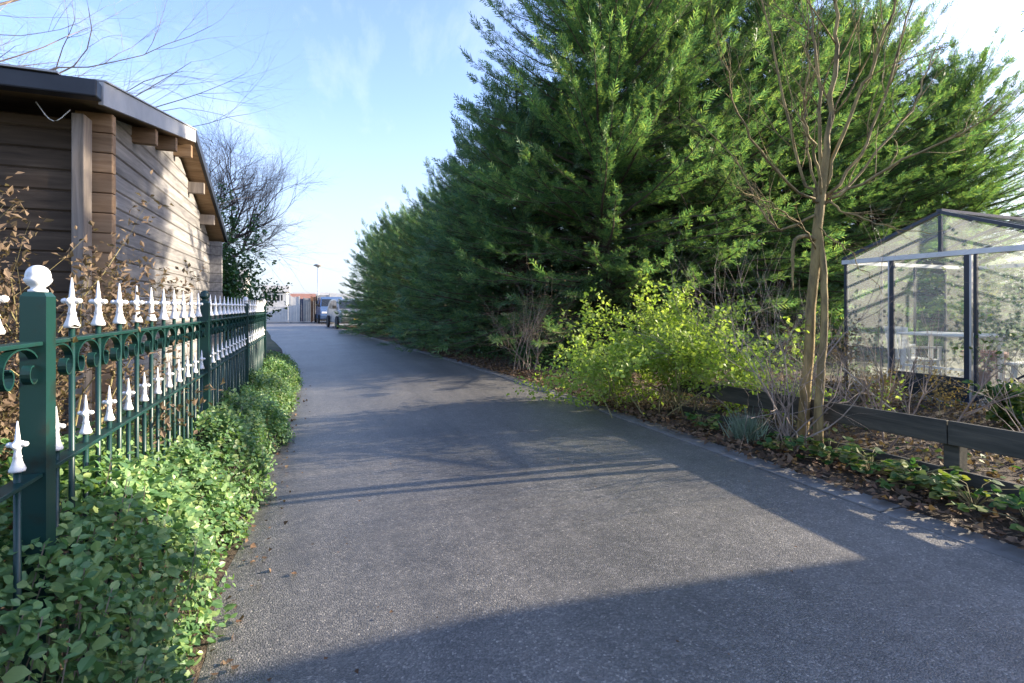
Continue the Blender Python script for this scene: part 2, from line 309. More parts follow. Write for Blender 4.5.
# ------------------------------------------------------------------ leaf outlines
LEAF_V = np.array([(0, 0, 0), (-.33, .28, .06), (0, .3, 0), (.33, .28, .06), (-.31, .64, .05), (0, .66, -.02), (.31, .64, .05), (0, 1, -.07)])
LEAF_F = [np.array([(0, 2, 1), (0, 3, 2), (4, 5, 7), (5, 6, 7)]), np.array([(1, 2, 5, 4), (2, 3, 6, 5)])]
DIA_V = np.array([(0, 0, 0), (-.24, .45, .05), (0, 1, -.03), (.24, .45, .05)]); DIA_F = [np.array([(0, 3, 2), (0, 2, 1)])]
LOBE_V = np.array([(0, 0, 0), (-.5, .15, .05), (-.32, .5, .02), (0, 1, -.04), (.32, .5, .02), (.5, .15, .05), (0, .35, -.03)])
LOBE_F = [np.array([(0, 6, 1), (1, 6, 2), (2, 6, 3), (6, 4, 3), (6, 5, 4), (0, 5, 6)])]
BLADE_V = np.array([(-.03, 0, 0), (.03, 0, 0), (.022, .6, .02), (-.022, .6, .02), (0, 1, .1)]); BLADE_F = [np.array([(0, 1, 2, 3)]), np.array([(3, 2, 4)])]

def rot_about(v, k, a):
    """rotates rows v about unit rows k by angles a"""
    a = np.asarray(a)[:, None]; return v * np.cos(a) + np.cross(k, v) * np.sin(a) + k * (np.sum(k * v, 1, keepdims=True)) * (1 - np.cos(a))
def rand_unit(r, n):
    return nrm(r.normal(size=(n, 3)))

def grow(mb, p, d, L, rad, depth, r, wob=.12, up=.1, nch=(3, 5), ang=(.5, .9), ratio=(.5, .75), k=5, tips=None, rr=.5, t0=.3, taper=.45):
    """a limb with side limbs, recursively; tips collects (point, direction) of the finest twigs"""
    n = max(4, int(4 + depth)); pts = [np.array(p, float)]; d = nrm(d); seg = L / (n - 1); ds = [d]
    for _ in range(n - 1):
        d = nrm(d + r.normal(0, wob, 3) + np.array((0, 0, up * seg / max(L, .1) * 2))); pts.append(pts[-1] + d * seg); ds.append(d)
    pts = np.array(pts); mb.tube(pts, np.linspace(rad, rad * taper, n), max(3, k))
    if tips is not None and depth <= 1:
        for i in range(1, n): tips.append((pts[i], ds[i]))
    if depth <= 0: return
    for c in range(r.integers(nch[0], nch[1] + 1)):
        t = t0 + (1 - t0) * r.random() if c else 1.0
        i = min(int(t * (n - 1)), n - 2); f = t * (n - 1) - i; q = pts[i] + (pts[i + 1] - pts[i]) * f
        side = nrm(np.cross(ds[i + 1], r.normal(size=3))); a = r.uniform(*ang) * (1 if c else .45)
        grow(mb, q, ds[i + 1] * math.cos(a) + side * math.sin(a), L * r.uniform(*ratio), rad * (1 - (1 - taper) * t) * r.uniform(rr, rr + .2), depth - 1, r, wob, up, nch, ang, ratio, k - 1, tips, rr, t0, taper)

def leaves_at(mb, tips, per, size, r, pv, pf, spread=.03, droop=0., face=None):
    pts = np.array([t[0] for t in tips]); ds = np.array([t[1] for t in tips]); idx = np.repeat(np.arange(len(pts)), per)
    pos = pts[idx] + r.normal(0, spread, (len(idx), 3)); ax = nrm(ds[idx] * .5 + rand_unit(r, len(idx)) + np.array((0, 0, -droop)))
    nn = rand_unit(r, len(idx)) * .7 + np.array(face if face is not None else (0, 0, 1.0))
    mb.scatter(pv, pf, pos, ax, nn, r.uniform(size * .65, size * 1.3, len(idx)))

# ------------------------------------------------------------------ timber shed on the left
XG, XE, XV = -1.5, -1.33, -1.28        # gable wall, log ends, verge
NEAR, APEX, FAR = (4.10, 2.675), (6.94, 3.27), (9.30, 2.33)
TH = .15
def roof_under(y): return np.interp(y, [NEAR[0], APEX[0], FAR[0]], [NEAR[1] - TH, APEX[1] - TH, FAR[1] - TH])
shed = thing('timber_shed', 'weathered log shed with a low pitched dark roof behind the green iron fence', 'shed', (XG, 4.45, 0))
def sh(mb, name, mat, parent=None, **kw):
    o = mb.build(name, mat, parent or shed, **kw)
    if parent is None: o.location = (-XG, -4.45, 0)
    return o
Y0, Y1 = 4.45, 9.17; BH = .142
w = MB(); z = 0.02
while z < 3.1:
    zt = z + BH; e = .008
    def yr(zz):
        a, b = Y0 + .05, Y1 - .05
        ya = np.interp(zz, [roof_under(a), APEX[1] - TH], [a, APEX[0]]) if zz > roof_under(a) else a
        yb = APEX[0] + (b - APEX[0]) * np.interp(zz, [roof_under(b), APEX[1] - TH], [1, 0]) if zz > roof_under(b) else b
        return ya, yb
    zt2 = min(zt, APEX[1] - TH - .005)
    if zt2 <= z + .02: break
    a0, b0 = yr(z); a1, b1 = yr(zt2); am, bm = yr(z + .012); an, bn = yr(zt2 - .012)
    xb, xi, xf = XG - .045, XG - .014, XG
    v = [(xi, a0, z), (xi, b0, z), (xf, bm, z + .012), (xf, am, z + .012), (xf, bn, zt2 - .012), (xf, an, zt2 - .012), (xi, b1, zt2), (xi, a1, zt2), (xb, a0, z), (xb, b0, z), (xb, b1, zt2), (xb, a1, zt2)]
    w.add(np.array(v), [(0, 1, 2, 3), (3, 2, 4, 5), (5, 4, 6, 7), (9, 8, 11, 10), (8, 9, 1, 0), (7, 6, 10, 11)]); z = zt
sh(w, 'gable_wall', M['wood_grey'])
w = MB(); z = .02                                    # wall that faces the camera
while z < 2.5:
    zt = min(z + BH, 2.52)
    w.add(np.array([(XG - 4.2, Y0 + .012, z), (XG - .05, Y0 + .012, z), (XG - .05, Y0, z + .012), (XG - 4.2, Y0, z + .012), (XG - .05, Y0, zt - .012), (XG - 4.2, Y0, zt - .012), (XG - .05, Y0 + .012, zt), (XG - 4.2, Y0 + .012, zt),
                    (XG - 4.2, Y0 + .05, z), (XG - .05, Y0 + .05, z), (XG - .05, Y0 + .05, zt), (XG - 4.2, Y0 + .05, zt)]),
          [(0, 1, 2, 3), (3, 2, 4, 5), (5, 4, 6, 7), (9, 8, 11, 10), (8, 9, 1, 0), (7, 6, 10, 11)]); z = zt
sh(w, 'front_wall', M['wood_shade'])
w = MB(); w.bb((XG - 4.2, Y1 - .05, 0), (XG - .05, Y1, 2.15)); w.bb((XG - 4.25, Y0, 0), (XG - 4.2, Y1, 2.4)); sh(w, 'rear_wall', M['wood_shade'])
for ya, nm in ((Y0 - .02, 'log_ends'), (Y1 - .05, 'log_ends')):
    w = MB(); z = .02; top = roof_under(ya + .04) - .01
    while z < top - .03:
        zt = min(z + BH, top); w.bb((XG - .048, ya, z + .002), (XE, ya + .07, zt - .002)); z = zt
    sh(w, nm, M['wood_warm'] if ya < 5 else M['wood_grey'], bevel=.007)
w = MB(); w.bb((-1.505, 4.25, 0), (-1.435, 4.39, 2.5)); sh(w, 'corner_post', M['wood_post'], bevel=.006)
for k, yy in enumerate((5.5, 6.22, 6.94, 7.68, 8.42)):
    w = MB(); zt = roof_under(yy) - .012 - (.02 if yy == 6.94 else 0); w.bb((-2.6, yy - .035, zt - .14), (XE + .01, yy + .035, zt)); sh(w, 'purlin', M['wood_warm' if yy < 7.3 else 'wood_post'], bevel=.004)
for (a, b), nm in (((NEAR, APEX), 'roof_slope'), ((APEX, FAR), 'roof_slope')):
    sl = MB(); sl.prism([(a[0], a[1] - .02), (b[0], b[1] - .02), (b[0], b[1] - .06), (a[0], a[1] - .06)], -5.9, XV - .03, 0); ro = sh(sl, nm, M['roofing'])
    sf = MB(); sf.prism([(a[0] + .02, a[1] - .063), (b[0], b[1] - .063), (b[0], b[1] - .1), (a[0] + .02, a[1] - .1)], -5.88, XV - .035, 0); sh(sf, 'soffit', M['wood_warm'], ro)
f = MB(); f.prism([(NEAR[0], NEAR[1]), (APEX[0], APEX[1]), (APEX[0], APEX[1] - .14), (NEAR[0], NEAR[1] - .15)], XV - .028, XV, 0); f.prism([(NEAR[0], NEAR[1] + .004), (APEX[0], APEX[1] + .004), (APEX[0], APEX[1] + .014), (NEAR[0], NEAR[1] + .014)], XV - .06, XV + .012, 0)
sh(f, 'verge_board', M['zinc'])
f = MB(); f.prism([(APEX[0] + .002, APEX[1] + .012), (FAR[0], FAR[1]), (FAR[0], FAR[1] - .1), (APEX[0] + .002, APEX[1] - .1)], XV - .03, XV + .004, 0); tag(sh(f, 'verge_board', M['dark_trim']), 'dark verge board along the far slope')
f = MB(); f.bb((-5.9, NEAR[0] - .1, NEAR[1] - .135), (XV - .006, NEAR[0] - .004, NEAR[1] - .022)); sh(f, 'gutter', M['dark_trim'], bevel=.01)
f = MB(); f.bb((-5.9, NEAR[0] - .115, NEAR[1] - .02), (XV - .2, NEAR[0] + .05, NEAR[1] - .008)); sh(f, 'eave_trim', M['zinc'])
cb_ = MB(); q = np.linspace(0, 1, 9); cb_.tube(np.column_stack((-1.49 - .18 * q, np.full(9, 4.2), 2.5 - .1 * np.sin(q * 3.1) ** 1.2 + .03 * q)), 0.0035, 5); sh(cb_, 'cable', M['plastic_white'], smooth=True)

# ------------------------------------------------------------------ ornate iron fence
XF, YP0, BAY, NP = -.62, 1.57, 2.045, 10
fence = thing('iron_fence', 'dark green ornate iron fence with white spear finials along the ground cover', 'fence', (XF, YP0, 0))
TALL = MB().lathe([(.018, 0), (.019, .006), (.0135, .02), (.0095, .036), (.011, .04), (.0085, .044), (.0075, .056), (.008, .06), (.0125, .068), (.0135, .074), (.01, .081), (.0068, .085), (.0064, .092), (.0015, .138)], k=10)
TALL.lathe([(.0, -.008), (.007, -.005), (.009, 0), (.007, .005), (.0, .008)], (.0165, 0, .074), 8).lathe([(.0, -.008), (.007, -.005), (.009, 0), (.007, .005), (.0, .008)], (-.0165, 0, .074), 8)
TALL.lathe([(.0, -.008), (.007, -.005), (.009, 0), (.007, .005), (.0, .008)], (0, .0165, .074), 8).lathe([(.0, -.008), (.007, -.005), (.009, 0), (.007, .005), (.0, .008)], (0, -.0165, .074), 8)
FIN = TALL.mesh('finial', M['white'], True)
BALL = [(.019, 0), (.019, .005), (.014, .008), (.0135, .012), (.02, .017), (.0255, .025), (.027, .029), (.0265, .032), (.0245, .034), (.0245, .04), (.0225, .05), (.0175, .058), (.0095, .0635), (.002, .065)]
BALLM = {True: MB().lathe(BALL, k=20, lobes=0).mesh('ball', M['white'], True), False: MB().lathe(BALL, k=20).mesh('ball_green', M['green'], True)}
TP = MB().tube([(0, 0, .05), (0, 0, 1.145)], .0075, 8).mesh('tall_picket', M['green'], True)
SP = MB().tube([(0, 0, .05), (0, 0, .832)], .0075, 8).mesh('short_picket', M['green'], True)
# scroll: an arch under the top rail whose two ends curl inwards
def scroll_mesh(wd):
    h = wd / 2 - .009; th = np.linspace(0, math.pi, 13); arc = np.column_stack((np.cos(th) * h, .046 * np.sin(th)))      # y, z around the arch centre
    t2 = np.linspace(0, 1.55 * math.pi, 14); rr_ = np.linspace(.026, .011, 14); c = np.array((h - .026, -.012))
    curl = np.column_stack((c[0] + np.cos(-t2) * rr_, c[1] + np.sin(-t2) * rr_ * 1.25))
    path = np.concatenate((curl[::-1], arc)); left = curl.copy(); left[:, 0] *= -1; path = np.concatenate((path, left))
    keep = [0]
    for i in range(1, len(path)):
        if np.linalg.norm(path[i] - path[keep[-1]]) > .002: keep.append(i)
    path = path[keep]; t = nrm(np.gradient(path, axis=0)); nn = np.column_stack((-t[:, 1], t[:, 0])) * .0022; m = MB(); n = len(path)
    v = [];
    for i in range(n):
        for sx, sg in ((-.009, 1), (.009, 1), (.009, -1), (-.009, -1)): v.append((sx, path[i, 0] + nn[i, 0] * sg, path[i, 1] + nn[i, 1] * sg))
    fs = [(4 * i + a, 4 * i + (a + 1) % 4, 4 * i + 4 + (a + 1) % 4, 4 * i + 4 + a) for i in range(n - 1) for a in range(4)] + [(3, 2, 1, 0), (4 * n - 4, 4 * n - 3, 4 * n - 2, 4 * n - 1)]
    return m.add(np.array(v), fs).mesh('scroll', M['green'], False)
GAP = BAY / (NP + 1)
SCR = scroll_mesh(GAP - .014)
POST = MB(); POST.bb((-.025, -.025, -.1), (.025, .025, 1.225)); POST.add(np.array([(-.025, -.025, 1.225), (.025, -.025, 1.225), (.025, .025, 1.225), (-.025, .025, 1.225), (-.019, -.019, 1.236), (.019, -.019, 1.236), (.019, .019, 1.236), (-.019, .019, 1.236)]), [(0, 1, 5, 4), (1, 2, 6, 5), (2, 3, 7, 6), (3, 0, 4, 7), (4, 5, 6, 7)])
POSTM = POST.mesh('post', M['green'])
for b in range(-1, 3):
    y0 = b * BAY
    po = put(POSTM, 'post', fence, (0, y0 + BAY, 0)) if b > -1 else put(POSTM, 'post', fence, (0, 0, 0))
    if b > -1 or True:
        yy = y0 + BAY
        k = (b + 1)
        bl = put(BALLM[k != 1], 'finial', po, (0, 0, 1.236))
        if k == 1: bl['label'] = 'dark green ball without white paint on the second post'
    a_, e_ = y0 + .0255, y0 + BAY - .0255
    rl = MB(); rl.bb((-.02, a_, 1.108), (.02, e_, 1.118)); rl.build('rail', M['green'], fence, bevel=.002)
    rl = MB(); rl.bb((-.02, a_, .795), (.02, e_, .805)); rl.build('rail', M['green'], fence, bevel=.002)
    rl = MB(); rl.bb((-.02, a_, .13), (.02, e_, .14)); rl.build('rail', M['green'], fence, bevel=.002)
    sc_all = MB()
    for i in range(NP + 1):
        ys_ = y0 + GAP * (i + .5)
        if b == -1 and ys_ < -.62: continue
        s_ = put(SCR, 'scroll', fence, (0, ys_, 1.108 - .0485 - .001))
        if b == -1 and i < 8: pass
        pk = put(SP, 'picket', fence, (0, ys_, 0)); put(FIN, 'finial', pk, (0, 0, .83), scale=(.82, .82, .82))
    for i in range(1, NP + 1):
        ys_ = y0 + GAP * i
        if b == -1 and ys_ < -.62: continue
        pk = put(TP, 'picket', fence, (0, ys_, 0)); put(FIN, 'finial', pk, (0, 0, 1.143), rot=(0, 0, rng.uniform(-.15, .15)))

# ------------------------------------------------------------------ ground cover in front of and behind the fence
def cover():
    r = np.random.default_rng(21); n = 10500; Y = .05 + 10.5 * r.random(n) ** 1.35; s = r.random(n)
    bump = .055 * np.sin(Y * 3.3 + 1) + .045 * np.sin(Y * 7.7) + .03 * np.sin(Y * 13 + 2)
    hgt = np.interp(Y, [0, 1.2, 2.2, 3.3, 5, 8, 10.5], [.72, .75, .68, .57, .47, .4, .32]) + bump
    xin = np.interp(Y, [0, 2, 5, 8, 10.5], [-.42, -.38, -.25, -.22, -.32]) + .05 * np.sin(Y * 4.1) + .035 * np.sin(Y * 9.3)
    # profile from the road edge up over the mound: angle parameter
    th = s ** .8 * math.pi * .62; wx = .4; X = xin - wx + wx * np.cos(th) - np.clip(th - math.pi / 2, 0, 9) * .9; Z = hgt * np.sin(np.minimum(th, math.pi / 2)) ** .92 * np.where(th > 1.57, 1 - .25 * (th - 1.57), 1)
    nor = nrm(np.column_stack((np.cos(th) * .8 + .12, r.normal(0, .2, n) - .1, np.sin(th) + .35)))
    dep = r.exponential(.035, n); pos = np.column_stack((X, Y, np.maximum(Z, .03))) - nor * dep[:, None] + r.normal(0, .022, (n, 3)); pos[:, 2] = np.maximum(pos[:, 2], .02)
    mb = MB(); A = []; B = []; C = []; S = []
    shoot = nrm(nor + r.normal(0, .45, (n, 3)) + np.array((.1, 0, .35)))
    sz = r.uniform(.026, .044, n)
    for k in range(3):                                   # three opposite pairs of leaves down each shoot
        a0 = r.uniform(0, 6.28, n) if k == 0 else a0 + math.pi / 2
        ref = nrm(np.cross(shoot, np.array((.3, .9, .2))))
        for sgn in (0, math.pi):
            dirn = rot_about(ref, shoot, a0 + sgn + r.normal(0, .25, n)); tilt = .55 - .18 * k
            A.append(pos - shoot * (.028 * k) + dirn * .004); B.append(nrm(dirn + shoot * (tilt + r.normal(0, .18, n))[:, None])); C.append(shoot + r.normal(0, .2, (n, 3))); S.append(sz * (.72 + .18 * k) * r.uniform(.8, 1.2, n))
    mb.scatter(LEAF_V, LEAF_F, np.concatenate(A), np.concatenate(B), np.concatenate(C), np.concatenate(S))
    o = mb.build('ground_cover', M['cover'], smooth=False); tag(o, 'low leafy green shrub cover spilling over the road edge at the iron fence', 'ground cover', kind='stuff')
    st = MB()
    for i in r.choice(n, 900, False):
        e = pos[i] + shoot[i] * .01; b_ = np.array((pos[i, 0] - .05 - .1 * r.random(), pos[i, 1] + r.normal(0, .06), 0.)); m_ = (e + b_) / 2 + np.array((r.normal(0, .02), r.normal(0, .02), .06)); st.tube([b_, m_, e], [.0028, .002, .0014], 3)
    so = st.build('stems', M['twig'], o); 
cover()

# leaf litter
def litter(name, label, n, xf, yr_, zf, size, seed, mat, flat=.35):
    r = np.random.default_rng(seed); Y = r.uniform(*yr_, n); X = xf(Y, r); mb = MB()
    pos = np.column_stack((X, Y, zf(X, Y) + np.abs(r.normal(0, .012, n)))); ax = nrm(np.column_stack((r.normal(size=n), r.normal(size=n), r.normal(0, flat, n))))
    mb.scatter(LOBE_V, LOBE_F, pos, ax, np.array((0, 0, 1.)) + r.normal(0, flat, (n, 3)), r.uniform(size * .6, size * 1.4, n))
    return tag(mb.build(name, mat), label, 'leaf litter', kind='stuff')
litter('leaf_litter', 'brown fallen leaves on the soil between kerb and plank fence', 7500, lambda Y, r: xr(Y) - .13 + np.abs(r.normal(0, .5, len(Y))), (-.5, 16), lambda X, Y: .045 + 0 * X, .042, 5, M['litter'])
litter('dry_litter', 'pale dry leaves and stalks on the ground behind the plank fence', 11000, lambda Y, r: r.uniform(3.95, 7.6, len(Y)), (.3, 8), lambda X, Y: .06 + .03 * np.sin(X * 3), .034, 6, M['straw'], .9)
litter('scattered_leaves', 'small leaf fragments scattered over the road surface', 260, lambda Y, r: r.uniform(-.2, 3.0, len(Y)), (1.0, 14), lambda X, Y: .028 + 0 * X, .012, 9, M['litter'], .15)
litter('fallen_leaves', 'few fallen leaves at the left edge of the road', 420, lambda Y, r: xl(Y) + .08 + r.normal(0, .07, len(Y)), (.8, 11), lambda X, Y: .012 + 0 * X, .022, 8, M['litter'])

# ------------------------------------------------------------------ low plank fence on the right
pf = thing('plank_fence', 'low dark stained two plank garden fence in front of the greenhouse', 'fence', (3.87, 2.0, 0))
def pz(y): return np.interp(y, [1.7, 3.95, 7], [.47, .41, .37])
def plank(y0, y1, top, h, t, x=3.87):
    m = MB(); n = 7; r = np.random.default_rng(int(abs(y0) * 100) + int(float(top(2.0)) * 1000)); v = []; ys = np.linspace(y0, y1, n)
    for y in ys:
        z = top(y); w_ = r.normal(0, .003)
        v += [(x - t / 2 + w_, y, z - h), (x + t / 2 + w_, y, z - h), (x + t / 2 + w_, y, z), (x - t / 2 + w_, y, z)]
    fs = [(4 * i + a, 4 * i + 4 + a, 4 * i + 4 + (a + 1) % 4, 4 * i + (a + 1) % 4) for i in range(n - 1) for a in range(4)] + [(0, 1, 2, 3), (4 * n - 1, 4 * n - 2, 4 * n - 3, 4 * n - 4)]
    m.add(np.array(v), fs); o = m.build('plank', M['plank'], pf, bevel=.004); o.location = (-3.87, -2.0, 0)
for a, b in ((-1.6, 2.08), (2.086, 4.85)):
    plank(a, b, pz, .155, .028); plank(a + .02, b - .02, lambda y: pz(y) - .31, .13, .028)
for y in (.2, 2.08, 3.72):
    m = MB(); m.bb((3.888, y - .045, -.1), (3.978, y + .045, float(pz(y)) - .02)); o = m.build('post', M['plank'], pf, bevel=.005); o.location = (-3.87, -2.0, 0)

# ------------------------------------------------------------------ greenhouse
GX0, GX1, GY0, GY1, GE, GRI = 7.23, 10.3, 2.78, 5.18, 1.85, 2.36; GYM = 3.98; GB = .07
gh = thing('greenhouse', 'small gabled glass greenhouse with dark blue frame behind the plank fence', 'greenhouse', (GX0, GYM, 0))
def gp(mb, name, mat, parent=None, **kw):
    o = mb.build(name, mat, parent or gh, **kw)
    if parent is None: o.location = (-GX0, -GYM, 0)
    return o
m = MB(); m.bb((GX0 - .04, GY0 - .04, -.05), (GX0 + .04, GY1 + .04, GB)); m.bb((GX1 - .04, GY0 - .04, -.05), (GX1 + .04, GY1 + .04, GB)); m.bb((GX0 + .042, GY0 - .04, -.05), (GX1 - .042, GY0 + .04, GB)); m.bb((GX0 + .042, GY1 - .04, -.05), (GX1 - .042, GY1 + .04, GB)); gp(m, 'base_frame', M['alu'])
m = MB()
for x in (GX0, GX1):
    for y in (GY0, GY1): m.bb((x - .02, y - .02, GB), (x + .02, y + .02, GE - .032))
for y in (3.70, 4.545): m.bb((GX0 - .022, y - .026, GB), (GX0 + .018, y + .026, GE - .032))
m.bb((GX0 - .022, 3.60, GB), (GX0 + .018, 3.63, GE - .032))
for x in (8.0, 8.77, 9.54):
    for y in (GY0, GY1): m.bb((x - .013, y - .015, GB), (x + .013, y + .015, GE - .032))
for y in (3.58, 4.38): m.bb((GX1 - .013, y - .013, GB), (GX1 + .013, y + .013, GE - .032))
gp(m, 'frame_post', M['navy'])
for y in (3.665, 4.58): m = MB(); m.bb((GX0 - .018, y - .012, GB), (GX0 + .016, y + .012, GE - .032)); gp(m, 'door_rail', M['alu'])
m = MB(); m.bb((GX0 - .03, GY0 - .05, GE - .03), (GX0 + .03, GY1 + .05, GE + .03)); m.bb((GX1 - .03, GY0 - .05, GE - .03), (GX1 + .03, GY1 + .05, GE + .03)); m.bb((GX0 + .032, GY0 - .05, GE - .03), (GX1 - .032, GY0 - .005, GE + .025)); m.bb((GX0 + .032, GY1 + .005, GE - .03), (GX1 - .032, GY1 + .05, GE + .025)); gp(m, 'eave_beam', M['alu'])
m = MB()
for x in (GX0, GX1): m.bar((x, GY0 - .04, GE + .045), (x, GYM - .005, GRI + .01), .05, .04); m.bar((x, GY1 + .04, GE + .045), (x, GYM + .005, GRI + .01), .05, .04); m.bb((x - .018, GYM - .018, GE + .032), (x + .018, GYM + .018, GRI - .03))
for x in (8.0, 8.77, 9.54): m.bar((x, GY0, GE + .045), (x, GYM - .005, GRI), .024, .03); m.bar((x, GY1, GE + .045), (x, GYM + .005, GRI), .024, .03)
m.bb((GX0 - .03, GYM - .03, GRI + .012), (GX1 + .03, GYM + .03, GRI + .05)); gp(m, 'roof_frame', M['navy'])
def pane(lo, hi): m = MB(); m.bb(lo, hi); gp(m, 'pane', M['glass' if hi[0] < GX0 + .01 else 'glass_clear'])
for y0, y1 in ((GY0 + .022, 3.598), (3.722, 4.524), (4.594, GY1 - .022)): pane((GX0 - .003, y0, (.36 if y0 > 3.7 and y0 < 4 else GB + .002)), (GX0 + .001, y1, GE - .034))
for x0, x1 in ((GX0 + .024, 7.985), (8.015, 8.755), (8.785, 9.525), (9.555, GX1 - .024)):
    for y in (GY0, GY1): pane((x0, y - .002, GB + .002), (x1, y + .002, GE - .034))
for y0, y1 in ((GY0 + .022, 3.565), (3.595, 4.365), (4.395, GY1 - .022)): pane((GX1 - .002, y0, GB + .002), (GX1 + .002, y1, GE - .034))
for x in (GX0, GX1):
    for poly in ([(GY0 + .09, GE + .034), (GYM - .02, GE + .034), (GYM - .02, GRI - .03)], [(GY1 - .09, GE + .034), (GYM + .02, GRI - .03), (GYM + .02, GE + .034)]):
        m = MB(); m.prism(poly, x - .003, x + .001, 0); gp(m, 'pane', M['glass'])
for x0, x1 in ((GX0 + .02, 7.985), (8.015, 8.755), (8.785, 9.525), (9.555, GX1 - .02)):
    for ya, yb in ((GY0 - .03, GYM - .032), (GY1 + .03, GYM + .032)):
        m = MB(); za, zb = GE + .07, GRI + .022; m.add(np.array([(x0, ya, za), (x1, ya, za), (x1, yb, zb), (x0, yb, zb), (x0, ya, za + .004), (x1, ya, za + .004), (x1, yb, zb + .004), (x0, yb, zb + .004)]), [(3, 2, 1, 0), (4, 5, 6, 7), (0, 1, 5, 4), (1, 2, 6, 5), (2, 3, 7, 6), (3, 0, 4, 7)]); gp(m, 'roof_pane', M['glass_clear'])
m = MB(); m.bb((GX0 - .016, 3.722, GB + .005), (GX0 + .012, 4.524, .355)); gp(m, 'door_panel', M['black_plastic'], bevel=.004)
m = MB(); m.bar((GX0 - .03, 3.6, .12), (GX0 - .05, 2.74, .78), .016, .02); gp(m, 'brace', M['navy'])
# inside the greenhouse
def table(x, y, sx, sy, h, label):
    t = thing('garden_table', label, 'table', (x, y, 0)); m = MB(); m.bb((-sx / 2, -sy / 2, h - .035), (sx / 2, sy / 2, h)); m.build('tabletop', M['plastic_white'], t, bevel=.012)
    for a in (-1, 1):
        for b in (-1, 1):
            m = MB(); m.bar((a * (sx / 2 - .05), b * (sy / 2 - .05), 0), (a * (sx / 2 - .07), b * (sy / 2 - .07), h - .035), .05, .05); m.build('leg', M['plastic_white'], t)
    m = MB(); m.bar((-(sx / 2 - .06), -(sy / 2 - .06), h * .45), (-(sx / 2 - .06), sy / 2 - .06, h * .45), .03, .03); m.build('crossbar', M['plastic_white'], t)
table(8.2, 4.4, .75, .95, .84, 'white plastic garden table behind the greenhouse door')
table(8.4, 2.98 + .5, .5, .6, .5, 'low white plastic table behind the right hand greenhouse pane')
def chair(x, y, rz, label):
    t = thing('garden_chair', label, 'chair', (x, y, 0), rz); m = MB(); m.bb((-.22, -.22, .41), (.22, .22, .44)); m.build('seat', M['plastic_white'], t, bevel=.01)
    for a in (-1, 1):
        for b in (-1, 1):
            m = MB(); m.bar((a * .24, b * .24, 0), (a * .2, b * .2, .41), .035, .035); m.build('leg', M['plastic_white'], t)
        m = MB(); m.bb((a * .235 - .02, -.22, .6), (a * .235 + .02, .22, .63)); m.bb((a * .235 - .015, -.21, .44), (a * .235 + .015, -.17, .6)); m.build('armrest', M['plastic_white'], t)
    m = MB()
    for k in range(6): m.bar((-.19 + .076 * k, .21, .44), (-.19 + .076 * k, .27, .86), .045, .015)
    m.bar((-.22, .272, .88), (.22, .272, .88), .02, .06); m.build('backrest', M['plastic_white'], t)
chair(8.35, 4.95, R(70), 'white plastic garden chair in the back left corner of the greenhouse')
def potted(x, y, z, s, label, mat, seed):
    t = thing('potted_plant', label, 'plant', (x, y, z)); m = MB(); m.lathe([(.08 * s, 0), (.115 * s, .2 * s), (.125 * s, .2 * s), (.125 * s, .235 * s), (.1 * s, .235 * s), (.09 * s, .2 * s)], k=18); m.build('pot', M['terracotta'], t, smooth=True)
    r = np.random.default_rng(seed); st = MB(); tips = []
    for k in range(7): grow(st, (r.normal(0, .03), r.normal(0, .03), .19 * s), (r.normal(0, .45), r.normal(0, .45), 1), .42 * s, .006, 2, r, tips=tips, nch=(2, 3))
    st.build('stems', M['twig'], t); lf = MB(); leaves_at(lf, tips, 3, .055, r, LEAF_V, LEAF_F); lf.build('foliage', mat, t)
potted(7.75, 3.3, .0, 1.25, 'large terracotta pot with a bushy plant just inside the right hand pane', M['bed_leaf'], 1)
potted(8.4, 3.48, .5, 1.2, 'terracotta pot plant standing on the low white table', M['ivy'], 2)
potted(9.3, 3.2, 0, 2.6, 'tall potted plant at the back of the greenhouse', M['ivy'], 3)
potted(9.6, 4.7, 0, 2.2, 'potted plant in the far corner behind the white table', M['bed_leaf'], 4)

# ------------------------------------------------------------------ conifers
def frond():
    v, f = [], []
    def blade(p, a, L, w, dz):
        i = len(v); d = np.array((math.sin(a), math.cos(a))); s = np.array((d[1], -d[0])); p = np.array(p)
        v.append((*p, 0)); q = p + d * L * .45; v.append((*(q + s * w / 2), dz * .4)); v.append((*(p + d * L), dz)); v.append((*(q - s * w / 2), dz * .4)); f.append((i, i + 1, i + 2, i + 3))
    n = 12
    for k in range(n):
        y = .04 + .86 * k / n; L = .40 * (1 - .72 * (k / n) ** 1.2)
        blade((0, y), (.75 if k % 2 else -.75), L, .05, (.05 if k % 3 else -.07))
        if k % 3 == 0 and k < 9:
            s = 1 if k % 2 else -1; b0 = (math.sin(.75 * s) * L * .5, y + math.cos(.75) * L * .5); blade(b0, .15 * s, L * .5, .05, -.04)
    blade((0, 0), 0, .55, .045, .0); blade((0, .5), 0, .52, .05, -.06)
    return np.array(v), [np.array(f)]
FR_V, FR_F = frond()
